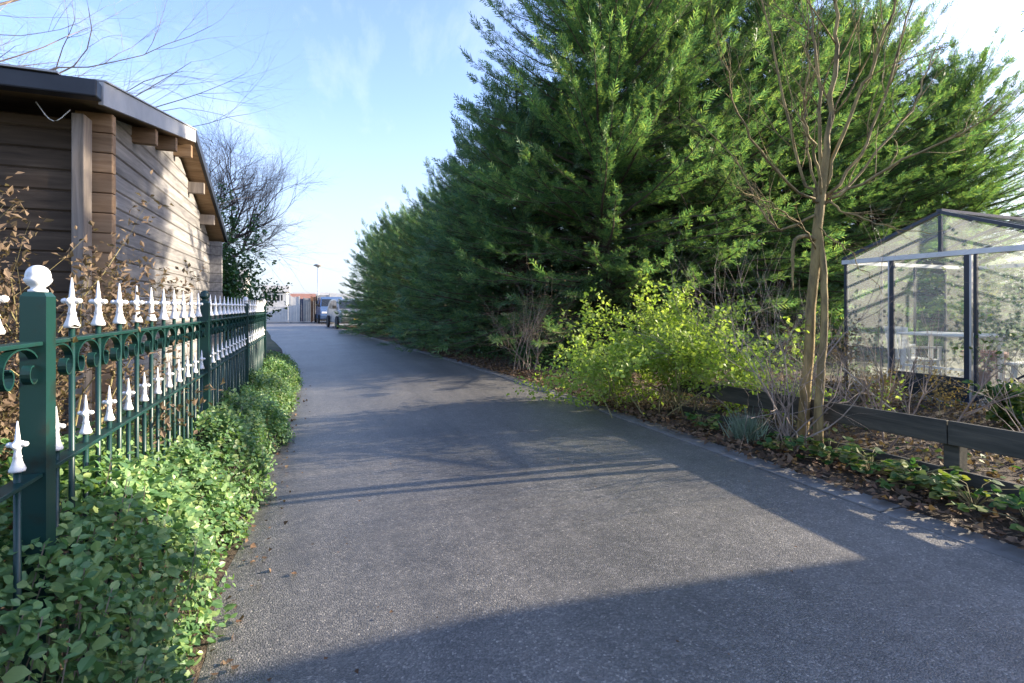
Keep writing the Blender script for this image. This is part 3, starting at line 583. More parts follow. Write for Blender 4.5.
def conifer_mesh(seed, H, Rm, nb, step, mat, top=.8, low=.85, el0=5, el1=62, fs=.42, zmin=.15, onesided=None):
    r = np.random.default_rng(seed); limbs = MB(); A = []; B = []; C = []; S = []
    ga = 2.39996
    for i in range(nb):
        t = ((i + .5) / nb) ** .92; z0 = zmin + (H * .93 - zmin) * t; az = i * ga + r.normal(0, .3)
        prof = min(1, low + (1 - low) * t / .22) * (1 - t) ** top + .06
        el = R(el0 + (el1 - el0) * t ** 1.1 + r.normal(0, 8)); L = Rm * prof / math.cos(min(el, 1.0)) * r.uniform(.72, 1.14) + .15
        n = 9; s = np.linspace(0, 1, n); e = el + R(10) * s ** 2 - R(9) * np.sin(s * math.pi) ; e += r.normal(0, .04, n); a_ = az + np.cumsum(r.normal(0, .05, n))
        d = np.column_stack((np.cos(e) * np.cos(a_), np.cos(e) * np.sin(a_), np.sin(e))); p = np.array((0, 0, z0)) + np.concatenate((np.zeros((1, 3)), np.cumsum(d[:-1] * L / (n - 1), 0)))
        limbs.tube(p, np.linspace(.009 * L + .006, .003, n), 4)
        m = max(5, int(.86 * L / step)); ss = np.linspace(.14, 1, m) ** .92 + r.normal(0, .006, m); ss = np.clip(ss, 0, 1)
        q = np.column_stack([np.interp(ss, s, p[:, k]) for k in range(3)]); tg = nrm(np.column_stack([np.interp(ss, s, d[:, k]) for k in range(3)]))
        upv = np.array((0, 0, 1.)) ; side = nrm(np.cross(tg, upv)); nor = np.cross(side, tg)
        roll = r.normal(0, .5, m); nor = rot_about(nor, tg, roll); ang = np.where(np.arange(m) % 2, 1, -1) * (r.uniform(.4, .85, m)) * np.where(ss > .97, .1, 1)
        ax = rot_about(tg, nor, ang) + np.array((0, 0, .05)) + r.normal(0, .13, (m, 3))
        A.append(q); B.append(ax); C.append(nor + r.normal(0, .2, (m, 3))); S.append(fs * (1.05 - .55 * ss ** 2) * r.uniform(.7, 1.2, m) * min(1.1, .55 + .3 * L))
        A.append(np.repeat(p[-1:], 3, 0) - d[-1] * .1); B.append(d[-1] + r.normal(0, .2, (3, 3))); C.append(rand_unit(r, 3)); S.append(fs * np.array((1.25, .9, .8)))
    mb = MB(); mb.scatter(FR_V, FR_F, np.concatenate(A), np.concatenate(B), np.concatenate(C), np.concatenate(S))
    tr = MB(); zz = np.linspace(-.1, H * .97, 10); tr.tube(np.column_stack((.04 * np.sin(zz), .04 * np.cos(zz * 1.3), zz)), np.interp(zz, [0, H], [.16, .015]), 8)
    return mb.mesh('crown', mat), limbs.mesh('limbs', M['bark_dark']), tr.mesh('trunk', M['bark_dark'], True)
BIG = [conifer_mesh(31, 10.5, 3.7, 560, .058, M['conifer'], top=.6, low=.98, el0=-4, el1=50, fs=.36), conifer_mesh(32, 9.6, 3.5, 520, .058, M['conifer'], top=.6, low=.98, el0=-4, el1=52, fs=.35)]
HED = [conifer_mesh(33, 4.8, 1.95, 330, .06, M['conifer_blue'], top=.45, low=1.05, fs=.32, el0=-6, el1=50, zmin=.05), conifer_mesh(34, 5.2, 1.95, 340, .06, M['conifer_blue'], top=.5, low=1.05, fs=.32, el0=-6, el1=50, zmin=.05)]
def conifer(meshes, x, y, rz, s, label, group, name='conifer_tree', lean=0):
    t = thing(name, label, 'tree', (x, y, 0), rz, group); t.scale = s if hasattr(s, '__len__') else (s, s, s)
    put(meshes[0], 'crown', t); tr = put(meshes[2], 'trunk', t); put(meshes[1], 'limbs', tr); return t
GA = 'tall conifers behind the shrubs and greenhouse'
conifer(BIG[0], 6.5, 10.6, 0.3, 1.05, 'tallest dark conifer towering at the bend of the row, behind the lime green shrub', GA)
conifer(BIG[1], 9.3, 10.9, 1.9, 1.14, 'tall conifer second from the road, behind the bare multi-stemmed tree', GA)
conifer(BIG[0], 12.2, 10.9, 3.7, 1.02, 'tall conifer just left of the greenhouse roof', GA)
conifer(BIG[1], 15.4, 10.6, 5.0, 1.06, 'tall conifer standing behind the greenhouse ridge', GA)
conifer(BIG[1], 18.4, 9.8, 2.6, (.95, .95, .9), 'shorter conifer at the right end of the row, behind the greenhouse', GA)
for k, (x, y, s, lb) in enumerate([(7.6, 14.2, 1.5, 'conifer of the back row seen low between the two tallest conifers'), (10.6, 14.0, 1.55, 'conifer of the back row behind the bare multi-stemmed tree'), (13.6, 13.8, 1.5, 'conifer of the back row behind the left end of the greenhouse'), (16.8, 13.6, 1.5, 'conifer of the back row behind the greenhouse ridge'), (20.2, 12.4, 1.45, 'conifer of the back row at the right picture edge')]):
    conifer(HED[k % 2], x, y, k * 2.1 + .5, s, lb, 'conifers of the back row')
GH_ = 'conifers of the clipped row along the road'
hed = [(5.0, 12.2, 1.34), (4.95, 14.0, 1.2), (4.65, 15.9, 1.1), (4.25, 17.9, 1.0), (3.9, 20.0, .98), (3.5, 22.2, .98), (3.25, 24.5, .96), (3.1, 26.8, .92)]
hn = ['nearest conifer of the road row, beside the dead brown shrub', 'second conifer of the road row counted from the dead brown shrub', 'third conifer of the road row counted from the dead brown shrub', 'fourth conifer of the road row, halfway to the parked cars', 'fifth conifer of the road row counted from the dead brown shrub', 'sixth conifer of the road row counted from the dead brown shrub', 'conifer of the road row next but one to the silver car', 'last conifer of the road row, beside the silver car']
for k, ((x, y, s), lb) in enumerate(zip(hed, hn)): conifer(HED[k % 2], x, y, k * 1.7, s, lb, GH_)

# ------------------------------------------------------------------ shrubs of the right bed
def shrub(name, label, cat, x, y, nst, L, rad, depth, seed, twm, leaf=None, per=2, size=.04, lp=(LEAF_V, LEAF_F), spread=(.5, .5), lean=(0, 0, 1), base=.12, group=None, **kw):
    t = thing(name, label, cat, (x, y, 0), 0, group); r = np.random.default_rng(seed); st = MB(); tips = []
    for k in range(nst):
        d = (lean[0] + r.normal(0, spread[0]), lean[1] + r.normal(0, spread[1]), lean[2]); grow(st, (r.normal(0, base), r.normal(0, base), 0.), d, L * r.uniform(.6, 1.1), rad * r.uniform(.7, 1.2), depth, r, tips=tips, **kw)
    st.build('stems', M[twm], t)
    if leaf: lf = MB(); leaves_at(lf, tips, per, size, r, *lp); lf.build('foliage', M[leaf], t)
    return t
shrub('leafy_shrub', 'sunlit lime green leafy shrub leaning over the kerb', 'shrub', 3.68, 4.75, 38, .9, .008, 2, 53, 'twig_yellow', 'lime', 7, .042, spread=(.38, .8), lean=(-.12, .12, .85), base=.3, up=.05, nch=(3, 5), ratio=(.45, .7))
shrub('dead_shrub', 'dead brown twiggy shrub at the foot of the dark conifer row', 'shrub', 3.75, 8.6, 14, 1.0, .009, 2, 42, 'twig', 'drybrown', 1, .035, (DIA_V, DIA_F), spread=(.35, .4), base=.15, nch=(4, 6), ang=(.3, .7))
shrub('bare_shrub', 'bare shrub of long pale upright stems between lime shrub and tree', 'shrub', 4.55, 4.35, 9, 1.35, .013, 2, 43, 'twig', None, spread=(.4, .5), base=.16, nch=(4, 6), ang=(.3, .75), lean=(0, .1, 1))
shrub('bare_shrub', 'thin brown bare shrub behind the planks just right of the multi-stemmed tree', 'shrub', 4.9, 3.0, 9, .78, .011, 2, 143, 'twig', None, spread=(.3, .55), base=.22, nch=(3, 5), ang=(.3, .8), rr=.6)
shrub('bare_shrub', 'bare brown shrub behind the planks just left of the multi-stemmed tree', 'shrub', 4.6, 3.55, 7, .8, .011, 2, 144, 'twig', None, spread=(.3, .5), base=.2, nch=(3, 5), ang=(.3, .8), rr=.6)
shrub('bare_shrub', 'low bare twiggy shrub in front of the greenhouse pane, above the plank post', 'shrub', 5.4, 2.2, 7, .5, .009, 2, 145, 'twig', None, spread=(.4, .6), base=.2, nch=(3, 4), ang=(.3, .8), rr=.6)
shrub('bare_bush', 'grey tangled bare twigs at the foot of the multi-stemmed tree', 'shrub', 3.68, 3.2, 17, .85, .008, 3, 44, 'twig', None, spread=(.45, .45), base=.1, nch=(2, 4), ang=(.4, 1.0), wob=.2)
shrub('dry_shrub', 'low shrub with yellow brown leaves in front of the greenhouse door', 'shrub', 6.2, 3.95, 12, .34, .004, 2, 45, 'twig_yellow', 'drytan', 3, .035, (DIA_V, DIA_F), spread=(.6, .6), base=.3)
shrub('green_shrub', 'bright green leafy plant below the right hand greenhouse pane', 'shrub', 6.3, 2.55, 8, .26, .005, 2, 46, 'twig_yellow', 'bed_leaf', 4, .06, spread=(.6, .6), base=.22)
shrub('dry_shrub', 'sparse brown leaved shrub beside the left corner of the greenhouse', 'shrub', 6.6, 5.0, 12, .6, .006, 2, 48, 'twig', 'drybrown', 2, .045, (DIA_V, DIA_F), spread=(.6, .6), base=.25)
shrub('leafy_shrub', 'thin yellow green shrub behind the planks left of the tree', 'shrub', 4.5, 3.75, 7, .34, .006, 2, 49, 'twig_yellow', 'lime', 2, .035, spread=(.7, .7), base=.2)
# silver lavender
def lavender():
    t = thing('lavender_plant', 'small silvery lavender plant at the kerb left of the tree', 'plant', (3.52, 3.42, .03)); r = np.random.default_rng(51); n = 420
    d = nrm(np.column_stack((r.normal(0, .38, n), r.normal(0, .38, n), np.ones(n)))); m = MB(); m.scatter(BLADE_V, BLADE_F, np.column_stack((r.normal(0, .05, n), r.normal(0, .05, n), 0 * d[:, 0])) + d * r.uniform(0, .1, n)[:, None], d, rand_unit(r, n), np.column_stack((r.uniform(.1, .16, n), r.uniform(.1, .2, n), np.full(n, .1))))
    m.build('foliage', M['silver'], t); st = MB()
    for k in range(26): q = nrm((r.normal(0, .25), r.normal(0, .25), 1)); st.tube([q * .1, q * .2, q * r.uniform(.24, .33) + r.normal(0, .01, 3)], .0015, 3)
    st.build('flower_stalks', M['silver'], t)
lavender()
# leafy clumps in front of the planks
def clump(x, y, n, s, seed, label, size=.055):
    t = thing('bedding_plant', label, 'plant', (x, y, .03), 0, 'low leafy plants in front of the plank fence'); r = np.random.default_rng(seed); st = MB(); A = []; B = []
    for k in range(n):
        a = r.uniform(0, 6.28); L = s * r.uniform(.3, 1); d = np.array((math.cos(a), math.sin(a), 0)); h = r.uniform(.04, .15); e = d * L + np.array((0, 0, h)); st.tube([(0, 0, 0), d * L * .5 + np.array((0, 0, h * .9)), e], .0022, 3)
        for q in (-.9, 0, .9): A.append(e); B.append((math.cos(a + q), math.sin(a + q), r.normal(-.05, .25)))
    m = MB(); A, B = np.array(A), np.array(B); m.scatter(LEAF_V * np.array((1.5, 1, 1)), LEAF_F, A, B, np.array((0, 0, 1.)) + r.normal(0, .35, (len(A), 3)), r.uniform(size * .6, size * 1.25, len(A)))
    m.build('foliage', M['bed_leaf'], t); st.build('stems', M['twig_yellow'], t)
for k, (x, y, n, s, lb) in enumerate([(3.62, 2.72, 40, .2, 'low leafy clump just right of the tree foot'), (3.62, 2.42, 52, .24, 'yellowish leafy clump below the lower plank near the tree'), (3.6, 2.12, 48, .22, 'leafy clump in front of the plank post'),
        (3.58, 1.8, 30, .22, 'sparse leafy clump right of the plank post'), (3.5, 1.5, 22, .2, 'dark leafy clump at the right picture edge beside the kerb'), (3.72, 1.4, 26, .22, 'leafy clump against the lower plank at the right picture edge'), (3.45, 3.9, 26, .16, 'small leafy clump between lavender and lime shrub'), (3.5, 3.05, 20, .15, 'small leafy clump between lavender and tree foot')]):
    clump(x, y, n, s, 60 + k, lb)
# ground plants behind the planks
def ground_leaves(name, label, xr_, yr_, n, size, mat, seed, zt):
    r = np.random.default_rng(seed); pos = np.column_stack((r.uniform(*xr_, n), r.uniform(*yr_, n), .05 + zt * r.random(n))); pos = pos[(np.sin(pos[:, 0] * 2.3 + pos[:, 1] * 1.1) + np.sin(pos[:, 1] * 3.7) + r.normal(0, .5, len(pos))) > .1]
    m = MB(); k = len(pos); m.scatter(LEAF_V, LEAF_F, pos, rand_unit(r, k) * np.array((1, 1, .3)), np.array((0, 0, 1.)) + r.normal(0, .4, (k, 3)), r.uniform(size * .6, size * 1.3, k)); tag(m.build(name, M[mat]), label, 'ground cover', kind='stuff')
ground_leaves('ground_ivy', 'patches of green ground plants between the planks and greenhouse', (4.1, 7.1), (.8, 7.0), 1500, .05, 'bed_leaf', 71, .07)
ground_leaves('hedge_undergrowth', 'dark green undergrowth along the foot of the conifer row', (3.4, 4.6), (6.0, 12), 2600, .05, 'ivy', 72, .35)
m = MB(); m.tube([P(843, 368, 5.2), P(870, 392, 5.0), P(897, 413, 4.8)], .008, 6); tag(m.build('bamboo_cane', M['bamboo'], smooth=True), 'pale cane leaning against the upper plank right of the tree', 'cane')

# ------------------------------------------------------------------ bare multi-stemmed tree
def main_tree():
    t = thing('bare_tree', 'bare multi-stemmed tree with mossy yellowish bark in front of the greenhouse', 'tree', (3.79, 3.0, 0)); r = np.random.default_rng(81); D = 4.15
    def sm(pts, rad, k=9, n=22, wv=.004):
        p = np.array(pts); s = np.linspace(0, len(p) - 1, n); q = np.column_stack([np.interp(s, np.arange(len(p)), p[:, j]) for j in range(3)])
        for _ in range(2): q[1:-1] = (q[:-2] + 2 * q[1:-1] + q[2:]) / 4
        q[1:-1] += r.normal(0, wv, (n - 2, 3)); return q, np.interp(s, np.linspace(0, len(p) - 1, len(rad)), rad), k
    tr = MB()
    for pts, rad in (([P(802, 466, 4.3), P(804, 410, 4.25), P(810, 330, 4.2), P(815, 262, 4.17), P(819, 215, D), P(822, 190, D), P(826, 150, D), P(831, 112, D)], [.052, .043, .038, .037, .036, .034, .026, .012]),
                     ([P(817, 462, 4.05), P(819, 400, 4.05), P(824, 340, 4.08), P(825, 290, 4.1), P(821, 246, 4.14), P(818, 222, 4.16)], [.04, .032, .028, .026, .025, .022])):
        a, b, k = sm(pts, rad); tr.tube(a, b, k)
    a, b, k = sm([P(816, 240, 4.16), P(803, 235, 4.1), P(794, 240, 4.08), P(792, 262, 4.08), P(793, 290, 4.08)], [.02, .017, .015, .012, .005]); tr.tube(a, b, 8)
    o = tr.build('trunk', M['bark'], t, smooth=True); o.location = (-3.79, -3.0, 0)
    lims = [([(821, 197), (830, 119), (836, 53), (837, 0), (839, -90)], 0, .044), ([(822, 200), (812, 150), (803, 124), (800, 80)], -.3, .024), ([(820, 200), (803, 184), (780, 90), (766, 8), (750, -80)], .3, .026), ([(820, 203), (807, 197), (760, 158), (737, 110), (722, 60)], -.35, .024),
            ([(822, 192), (820, 110), (816, 50), (813, 0), (806, -70)], .35, .03), ([(824, 192), (840, 150), (856, 94), (871, 74), (885, 30), (899, -10), (915, -60)], -.25, .03), ([(824, 197), (860, 156), (880, 110), (895, 60), (910, 0), (922, -50)], .4, .026),
            ([(824, 202), (836, 199), (873, 176), (922, 152), (967, 131), (1000, 108)], -.4, .026), ([(822, 200), (845, 190), (893, 135), (920, 100), (926, 70), (940, 40)], .5, .022), ([(818, 196), (806, 140), (807, 60), (808, -10)], .6, .02), ([(815, 215), (790, 228), (770, 232), (758, 205), (733, 150), (690, 118)], .25, .022),
            ([(823, 205), (850, 215), (880, 226), (930, 234)], -.5, .016), ([(816, 250), (800, 225), (775, 205), (740, 190)], -.6, .014), ([(818, 225), (835, 240), (856, 262), (880, 290)], -.3, .012)]
    for k_, (px, dd, rad) in enumerate(lims):
        n = len(px); pts = [P(x, y, D + dd * i / (n - 1)) for i, (x, y) in enumerate(px)]; rad *= .52; px = list(px); x0_, y0_ = px[0]; jy = (k_ * 37 % 52) - 26; px[0] = (x0_ - jy * .05, y0_ + jy); lb = MB(); a, b, k = sm(pts, [rad, rad * .75, rad * .3], 7, 16, .012); lb.tube(a, b, 7)
        T = nrm(np.gradient(a, axis=0)); L = np.sum(np.linalg.norm(np.diff(a, axis=0), axis=1))
        for c in range(r.integers(10, 15)):
            i = r.integers(4, 16); side = nrm(np.cross(T[i], r.normal(size=3))); an = r.uniform(.3, .8)
            grow(lb, a[i], T[i] * math.cos(an) + side * math.sin(an) + np.array((0, 0, .15)), L * r.uniform(.2, .45), b[i] * .42, 2, r, wob=.13, nch=(2, 3), ang=(.35, .8), k=5, taper=.35)
        o = lb.build('limb', M['bark'], t, smooth=True); o.location = (-3.79, -3.0, 0)
main_tree()

# ------------------------------------------------------------------ left side plants and trees
shrub('withered_shrub', 'withered shrub with brown dry leaves between iron fence and shed', 'shrub', -1.16, 2.6, 17, 1.02, .011, 2, 91, 'twig_yellow', 'drybrown', 10, .03, (DIA_V * np.array((1.2, 1, 2)), DIA_F), spread=(.11, .36), lean=(-.06, 0, 1.3), base=.13, nch=(3, 5), ratio=(.36, .55), up=.2)
shrub('withered_shrub', 'taller brown leaved shrub with long bare shoots at the left picture edge', 'shrub', -1.3, 1.85, 15, .82, .012, 2, 92, 'twig_yellow', 'drybrown', 10, .03, (DIA_V * np.array((1.2, 1, 2)), DIA_F), spread=(.16, .3), lean=(-.06, 0, 1.3), base=.13, nch=(3, 5), ratio=(.36, .6), up=.2)
shrub('evergreen_bush', 'dark green evergreen bush at the far corner of the shed', 'shrub', -2.38, 11.4, 70, 1.6, .012, 2, 93, 'twig_dark', 'ivy', 9, .06, spread=(.14, .5), base=.4, nch=(3, 5))
shrub('evergreen_bush', 'smaller dark green bush beside the end of the iron fence', 'shrub', -2.7, 14.4, 34, .8, .012, 2, 94, 'twig_dark', 'ivy', 9, .07, spread=(.2, .4), base=.35, nch=(3, 5))
def bare_tree(label, x, y, L, rad, depth, seed, lean=(0, 0, 1), mat='twig_dark', trunk=1.2, **kw):
    t = thing('bare_tree', label, 'tree', (x, y, 0)); r = np.random.default_rng(seed); tr = MB(); p = np.array([(0, 0, -.1), (lean[0] * .3, lean[1] * .3, trunk * .5), (lean[0] * .7, lean[1] * .7, trunk)]); tr.tube(p, [rad * 1.3, rad, rad * .95], 9); tr.build('trunk', M[mat], t, smooth=True)
    lb = MB()
    for k in range(7):
        a = k * 2.4 + r.normal(0, .3); grow(lb, p[2] - np.array((0, 0, .1)), np.array((math.cos(a) * .55 + lean[0], math.sin(a) * .55 + lean[1], 1 * r.uniform(.5, 1.1))), L * r.uniform(.75, 1.1), rad * .55, depth, r, **kw)
    lb.build('crown', M[mat], t); return t
bare_tree('bare dark twigged tree rising behind the far end of the shed', -2.6, 12.6, 1.85, .085, 4, 101, lean=(.2, 0, .9), trunk=1.9, rr=.6, nch=(5, 7), ang=(.3, .85), ratio=(.5, .72), wob=.14, up=.12)
def side_tree(label, x, y, z0, limbs, seed, rad, mat, L):
    t = thing('bare_tree', label, 'tree', (x, y, 0)); r = np.random.default_rng(seed); tr = MB(); tr.tube([(0, 0, -.1), (.05, 0, z0 * .5), (.1, 0, z0)], [rad * 1.4, rad * 1.1, rad], 9); tr.build('trunk', M[mat], t, smooth=True); lb = MB()
    for k, (d, f) in enumerate(limbs): grow(lb, (.1, 0, z0 - .1 * k), d, L * f, rad * .5, 4, r, wob=.13, up=.06, nch=(4, 6), ang=(.3, .9), ratio=(.42, .68), k=6, t0=.15, taper=.3)
    lb.build('crown', M[mat], t); return t
side_tree('bare tree whose thin branches hang over the shed roof at the top left', -7.1, 9.4, 3.3, [((1, 0, .42), 1.1), ((1, .2, .5), 1.1), ((1, .05, .62), 1.05), ((.7, .2, 1), 1), ((-.5, .3, 1), .8), ((1, .45, .34), 1.0), ((1, .12, .32), 1.05), ((1, .3, .42), 1.1), ((1, .08, .52), 1.1), ((.9, .5, .5), 1.0)], 102, .1, 'twig', 4.0)

# ------------------------------------------------------------------ far end of the road
def car(name, label, cat, loc, rz, W, prof, glass, mat, wheels, wr):
    """prof: side outline (y forward, z); glass: side window outlines; nose points to -Y"""
    t = thing(name, label, cat, loc, rz); m = MB(); n = len(prof); v = []; 
    for x, ins in ((-W / 2, 0), (W / 2, 0)):
        for (y, z) in prof: v.append((x * (1 - .16 * max(0, z - .95) / .8), y, z))
    f = [(i, (i + 1) % n, n + (i + 1) % n, n + i) for i in range(n)]; m.add(np.array(v), f); m.f.append(np.array([list(range(n))[::-1], list(range(n, 2 * n))]) + m.n - 2 * n)
    m.build('body', mat, t, bevel=.05)
    def wx(z): return W / 2 * (1 - .16 * max(0, z - .95) / .8)
    for poly in glass:
        for s in (-1, 1):
            g_ = MB(); k = len(poly); q = [(s * (wx(z) + .008), y, z) for y, z in poly] + [(s * (wx(z) - .02), y, z) for y, z in poly]; g_.add(np.array(q), [(i, (i + 1) % k, k + (i + 1) % k, k + i) for i in range(k)] + [tuple(range(k)), tuple(range(k, 2 * k))[::-1]]); g_.build('window', M['car_glass'], t)
    for y in wheels:
        for s in (-1, 1):
            w_ = MB(); a = np.arange(20) * math.pi / 10; ring = [(wr * math.sin(b), wr + wr * math.cos(b)) for b in a]; w_.prism([(y + p, q) for p, q in ring], s * W / 2 - .1, s * W / 2 + .012, 0); wo_ = w_.build('wheel', M['tyre'], t)
            w_ = MB(); ring = [(wr * .62 * math.sin(b), wr + wr * .62 * math.cos(b)) for b in a]; w_.prism([(y + p, q) for p, q in ring], s * (W / 2 + .014), s * (W / 2 + .03), 0); w_.build('rim', M['alu'], wo_)
    return t
M['car_glass'] = pmat('car_glass', (.02, .026, .032), (.03, .036, .042), 3, .08, 0)
M['tyre'] = pmat('tyre', (.014, .014, .014), (.025, .025, .025), 8, .85, .2, 60)
def paint(name, c):
    m, nt, b = base_mat(name); b.inputs['Base Color'].default_value = (*c, 1); b.inputs['Roughness'].default_value = .32; b.inputs['Coat Weight'].default_value = .6; b.inputs['Coat Roughness'].default_value = .05; b.inputs['Metallic'].default_value = .3
    n = noise(nt, 6, 4, .6, coords(nt)); mr = nt.nodes.new('ShaderNodeMapRange'); mr.inputs['To Min'].default_value = .24; mr.inputs['To Max'].default_value = .5; nt.links.new(n.outputs['Fac'], mr.inputs[0]); nt.links.new(mr.outputs[0], b.inputs['Roughness']); return m
M['silver_paint'] = paint('silver_paint', (.2, .215, .23)); M['blue_paint'] = paint('blue_paint', (.1, .17, .3))
M['lamp_lens'] = pmat('lamp_lens', (.7, .7, .7), (.8, .8, .8), 4, .1, 0)
suv = car('parked_car', 'silver car parked beside the far end of the conifer row', 'car', (2.0, 31.2, 0), R(8), 1.85,
    [(-2.2, .35), (-2.25, .6), (-2.15, .95), (-1.2, 1.06), (-.45, 1.58), (.1, 1.68), (1.5, 1.66), (2.05, 1.5), (2.25, 1.0), (2.25, .45), (2.1, .3), (-2.0, .3)], [[(-.95, 1.1), (-.38, 1.52), (.3, 1.58), (.3, 1.1)], [(.38, 1.1), (.38, 1.58), (1.4, 1.56), (1.8, 1.12)]], M['silver_paint'], (-1.35, 1.4), .35)
def front(t, W, yb, zb, yt, zt, hl, hz, plate):
    m = MB(); o = np.array((0, -(zt - zb), (yt - yb))); o = nrm(np.array((0, -(zt - zb), (yt - yb)))) * .012; w0, w1 = W / 2 * .86, W / 2 * .76
    q = np.array([(-w0, yb, zb), (w0, yb, zb), (w1, yt, zt), (-w1, yt, zt)]); m.add(np.concatenate((q + o, q - o * 2)), [(0, 1, 2, 3), (7, 6, 5, 4), (0, 4, 5, 1), (1, 5, 6, 2), (2, 6, 7, 3), (3, 7, 4, 0)]); m.build('windscreen', M['car_glass'], t)
    for s in (-1, 1):
        m = MB(); m.box((s * (W / 2 - .24), hl - .01, hz), (.34, .1, .14)); m.build('headlight', M['lamp_lens'], t, bevel=.02)
        m = MB(); m.box((s * (W / 2 + .1), yb + .25, zb + .1), (.2, .1, .15)); m.build('mirror', M['tyre'], t, bevel=.02)
    m = MB(); m.box((0, hl - .03, hz - .06), (W * .45, .06, .16)); m.build('grille', M['tyre'], t); m = MB(); m.box((0, hl - .04, hz - .26), (.5, .04, .11)); m.build('number_plate', M['plate'], t)
M['plate'] = pmat('yellow_plate', (.6, .42, .03), (.65, .46, .04), 4, .5, 0)
front(suv, 1.85, -1.14, 1.1, -.5, 1.54, -2.2, .78, True)
van = car('parked_van', 'blue van facing the camera at the far end of the road', 'van', (1.25, 41.0, 0), R(4), 1.85,
    [(-2.3, .35), (-2.38, .6), (-2.3, 1.0), (-1.55, 1.2), (-.85, 1.82), (-.6, 1.95), (2.3, 1.95), (2.4, 1.2), (2.4, .4), (2.2, .3), (-2.1, .3)], [[(-1.2, 1.22), (-.72, 1.74), (0, 1.78), (0, 1.2)]], M['blue_paint'], (-1.5, 1.5), .33)
front(van, 1.85, -1.5, 1.25, -.9, 1.77, -2.34, .8, True)
M['far_white'] = pmat('white_fence_paint', (.55, .54, .5), (.68, .66, .62), 2, .7, .1, 20)
M['far_grey'] = pmat('grey_fence_board', (.3, .29, .27), (.42, .41, .38), 2, .8, .2, 20)
M['far_blue'] = pmat('dark_blue_paint', (.02, .04, .1), (.03, .055, .13), 2, .5, .1, 20)
M['far_brown'] = pmat('brown_board', (.2, .1, .05), (.3, .16, .08), 3, .8, .2, 20)
def wallpanel(name, label, cat, x0, x1, y, h, mat, bw=.16, lattice=None, t=.05, posts=True):
    e = thing(name, label, cat, ((x0 + x1) / 2, y, 0)); w_ = x1 - x0; m = MB(); x = -w_ / 2; hb = lattice if lattice else h
    while x < w_ / 2 - .02: m.bb((x, -t / 2, .05), (min(x + bw - .012, w_ / 2), t / 2, hb)); x += bw
    m.build('boards', M[mat], e)
    if lattice:
        m = MB(); x = -w_ / 2
        while x < w_ / 2 - .03: m.bb((x, -t / 2, hb + .002), (x + .07, t / 2, h - .06)); x += .3
        m.build('lattice', M[mat], e); m = MB(); m.bb((-w_ / 2, -t / 2 - .01, h - .058), (w_ / 2, t / 2 + .01, h)); m.bb((-w_ / 2, -t / 2 - .012, hb - .08), (w_ / 2, -t / 2 - .003, hb)); m.build('rail', M[mat], e)
    if posts:
        for s in (-1, 1): m = MB(); m.box((s * (w_ / 2 + .05), 0, h / 2 + .03), (.09, .1, h + .06)); m.build('post', M[mat], e)
    return e
wallpanel('yard_gate', 'white boarded yard gate with an open barred top at the end of the road', 'gate', -3.6, -1.75, 43.5, 2.2, 'far_white', .2, 1.25)
wallpanel('fence_panel', 'narrow white boarded panel right of the yard gate', 'fence', -1.55, -1.05, 43.5, 2.0, 'far_white', .18)
wallpanel('gate_leaf', 'dark blue narrow gate leaf between white panel and grey boards', 'gate', -.95, -.72, 43.7, 1.85, 'far_blue', .12)
wallpanel('fence_panel', 'grey board panel beside the dark blue gate leaf', 'fence', -.62, -.15, 43.6, 1.9, 'far_grey', .14)
wallpanel('fence_panel', 'brown wooden panel between two grey panels', 'fence', -.08, .2, 43.4, 2.0, 'far_brown', .13)
wallpanel('fence_panel', 'taller grey board panel left of the blue van', 'fence', .3, 1.15, 43.4, 2.15, 'far_grey', .15)
wallpanel('fence_panel', 'pale grey panel standing behind the blue van', 'fence', 1.3, 3.6, 44.2, 2.3, 'far_white', .3)
wallpanel('fence_panel', 'pale panel closing the yard left of the gate', 'fence', -7.2, -3.8, 43.6, 1.9, 'far_white', .2)
# hut, far houses, street lamp
def hut(name, label, x, y, w_, d, h, rh, wall, roof, win=True):
    e = thing(name, label, 'building', (x, y, 0)); m = MB(); m.bb((-w_ / 2, 0, 0), (w_ / 2, d, h)); m.prism([(-w_ / 2, h), (w_ / 2, h), (0, h + rh)], 0.0, d, 1) if False else None
    m.build('wall', wall, e); m = MB(); m.prism([(-.3, h + .003), (d + .3, h + .003), (d * .5, h + rh)], -w_ / 2 - .2, w_ / 2 + .2, 0); m.build('roof', roof, e)
    if win: m = MB(); m.bb((-w_ * .32, -.03, h - .75), (w_ * .32, -.003, h - .2)); m.build('window', M['car_glass'], e)
M['roof_tile'] = pmat('red_roof', (.22, .1, .07), (.32, .15, .1), 3, .85, .2, 20)
hut('yard_hut', 'white hut with grey roof and dark window band behind the yard gate', -3.0, 48, 1.8, 3.0, 2.5, .6, M['far_white'], M['far_grey'])
hut('far_house', 'low reddish roofed house behind the dark blue gate leaf', -1.5, 60, 3.2, 5, 2.0, .7, M['far_white'], M['roof_tile'], False)
hut('far_house', 'distant pale house behind the street lamp', 0.3, 95, 7, 7, 2.8, 1.0, M['far_white'], M['far_grey'], False)
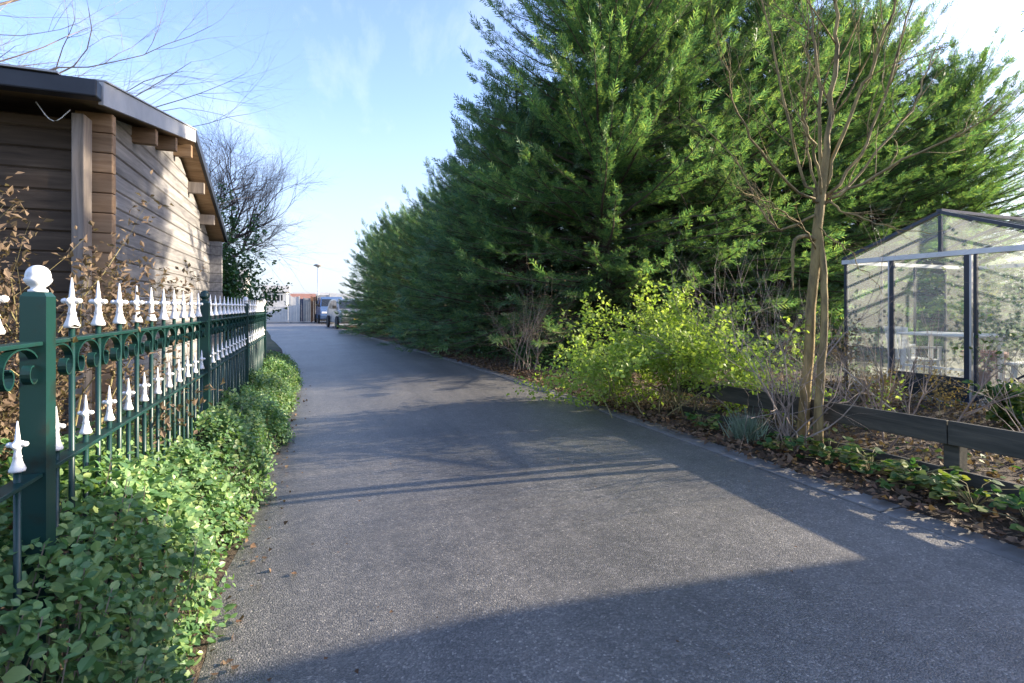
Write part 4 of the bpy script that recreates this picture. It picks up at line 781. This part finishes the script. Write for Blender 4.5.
hut('far_house', 'distant grey roofed house left of the yard hut', -14, 80, 10, 7, 4.5, 2.2, M['far_white'], M['far_grey'], False)
lp = thing('street_lamp', 'tall grey street lamp rising behind the grey fence panel', 'street lamp', (.4, 46, 0)); m = MB(); m.tube([(0, 0, 0), (0, 0, 2), (0, 0, 4.55)], [.07, .06, .045], 10); m.build('pole', M['alu'], lp, smooth=True)
m = MB(); m.lathe([(.05, 4.5), (.1, 4.56), (.36, 4.66), (.38, 4.72), (.2, 4.8), (.03, 4.82)], k=16); m.build('lamp_head', M['far_grey'], lp, smooth=True)

# ------------------------------------------------------------------ off to the right: unseen things added to cast shadows into view
nb = thing('shadow_shed', 'unseen dark boarded shed added on the right to shade the foreground', 'shed', (7.2, -3.14, 0))  # unseen building, placed so its edge casts the big foreground shadow
m = MB()
for k in range(24): m.bb((0, -3.8, .02 + k * .13), (.05, 3.82, .02 + k * .13 + .125))
for k in range(24): m.bb((.052, 3.76, .02 + k * .13), (3.2, 3.815, .02 + k * .13 + .125))
m.build('wall', M['wood_shade'], nb); m = MB(); m.prism([(-.3, 3.15), (3.5, 3.75), (3.5, 3.85), (-.3, 3.25)], -4.0, 3.9, 1); m.build('roof', M['roofing'], nb)

pn = conifer(conifer_mesh(36, 4.2, 1.35, 240, .06, M['conifer'], top=.4, low=.9, fs=.5, el0=-5, el1=50), 12.6, 3.45, 0, 1.0, 'unseen high crowned conifer added right of the greenhouse to shade the shed gable', None)  # unseen tree, crown raised so it shades only the shed gable
for c_ in pn.children:
    if c_.name.startswith('crown'): c_.location.z = 4.5
    else:
        c_.scale = (1.6, 1.6, 2.0)
        for g_ in c_.children: g_.scale = (.625, .625, .5); g_.location.z = 2.3

side_tree('unseen bare tree added right of the greenhouse to streak the road with shadow', 15.5, 1.7, 2.6, [((.3, .1, 1), 1), ((-.4, .3, 1), 1), ((.2, -.5, .9), .9), ((-.1, .5, .8), .9), ((-.5, -.3, .9), 1)], 111, .08, 'twig_dark', 2.2)  # unseen tree, added for branch shadows across the road
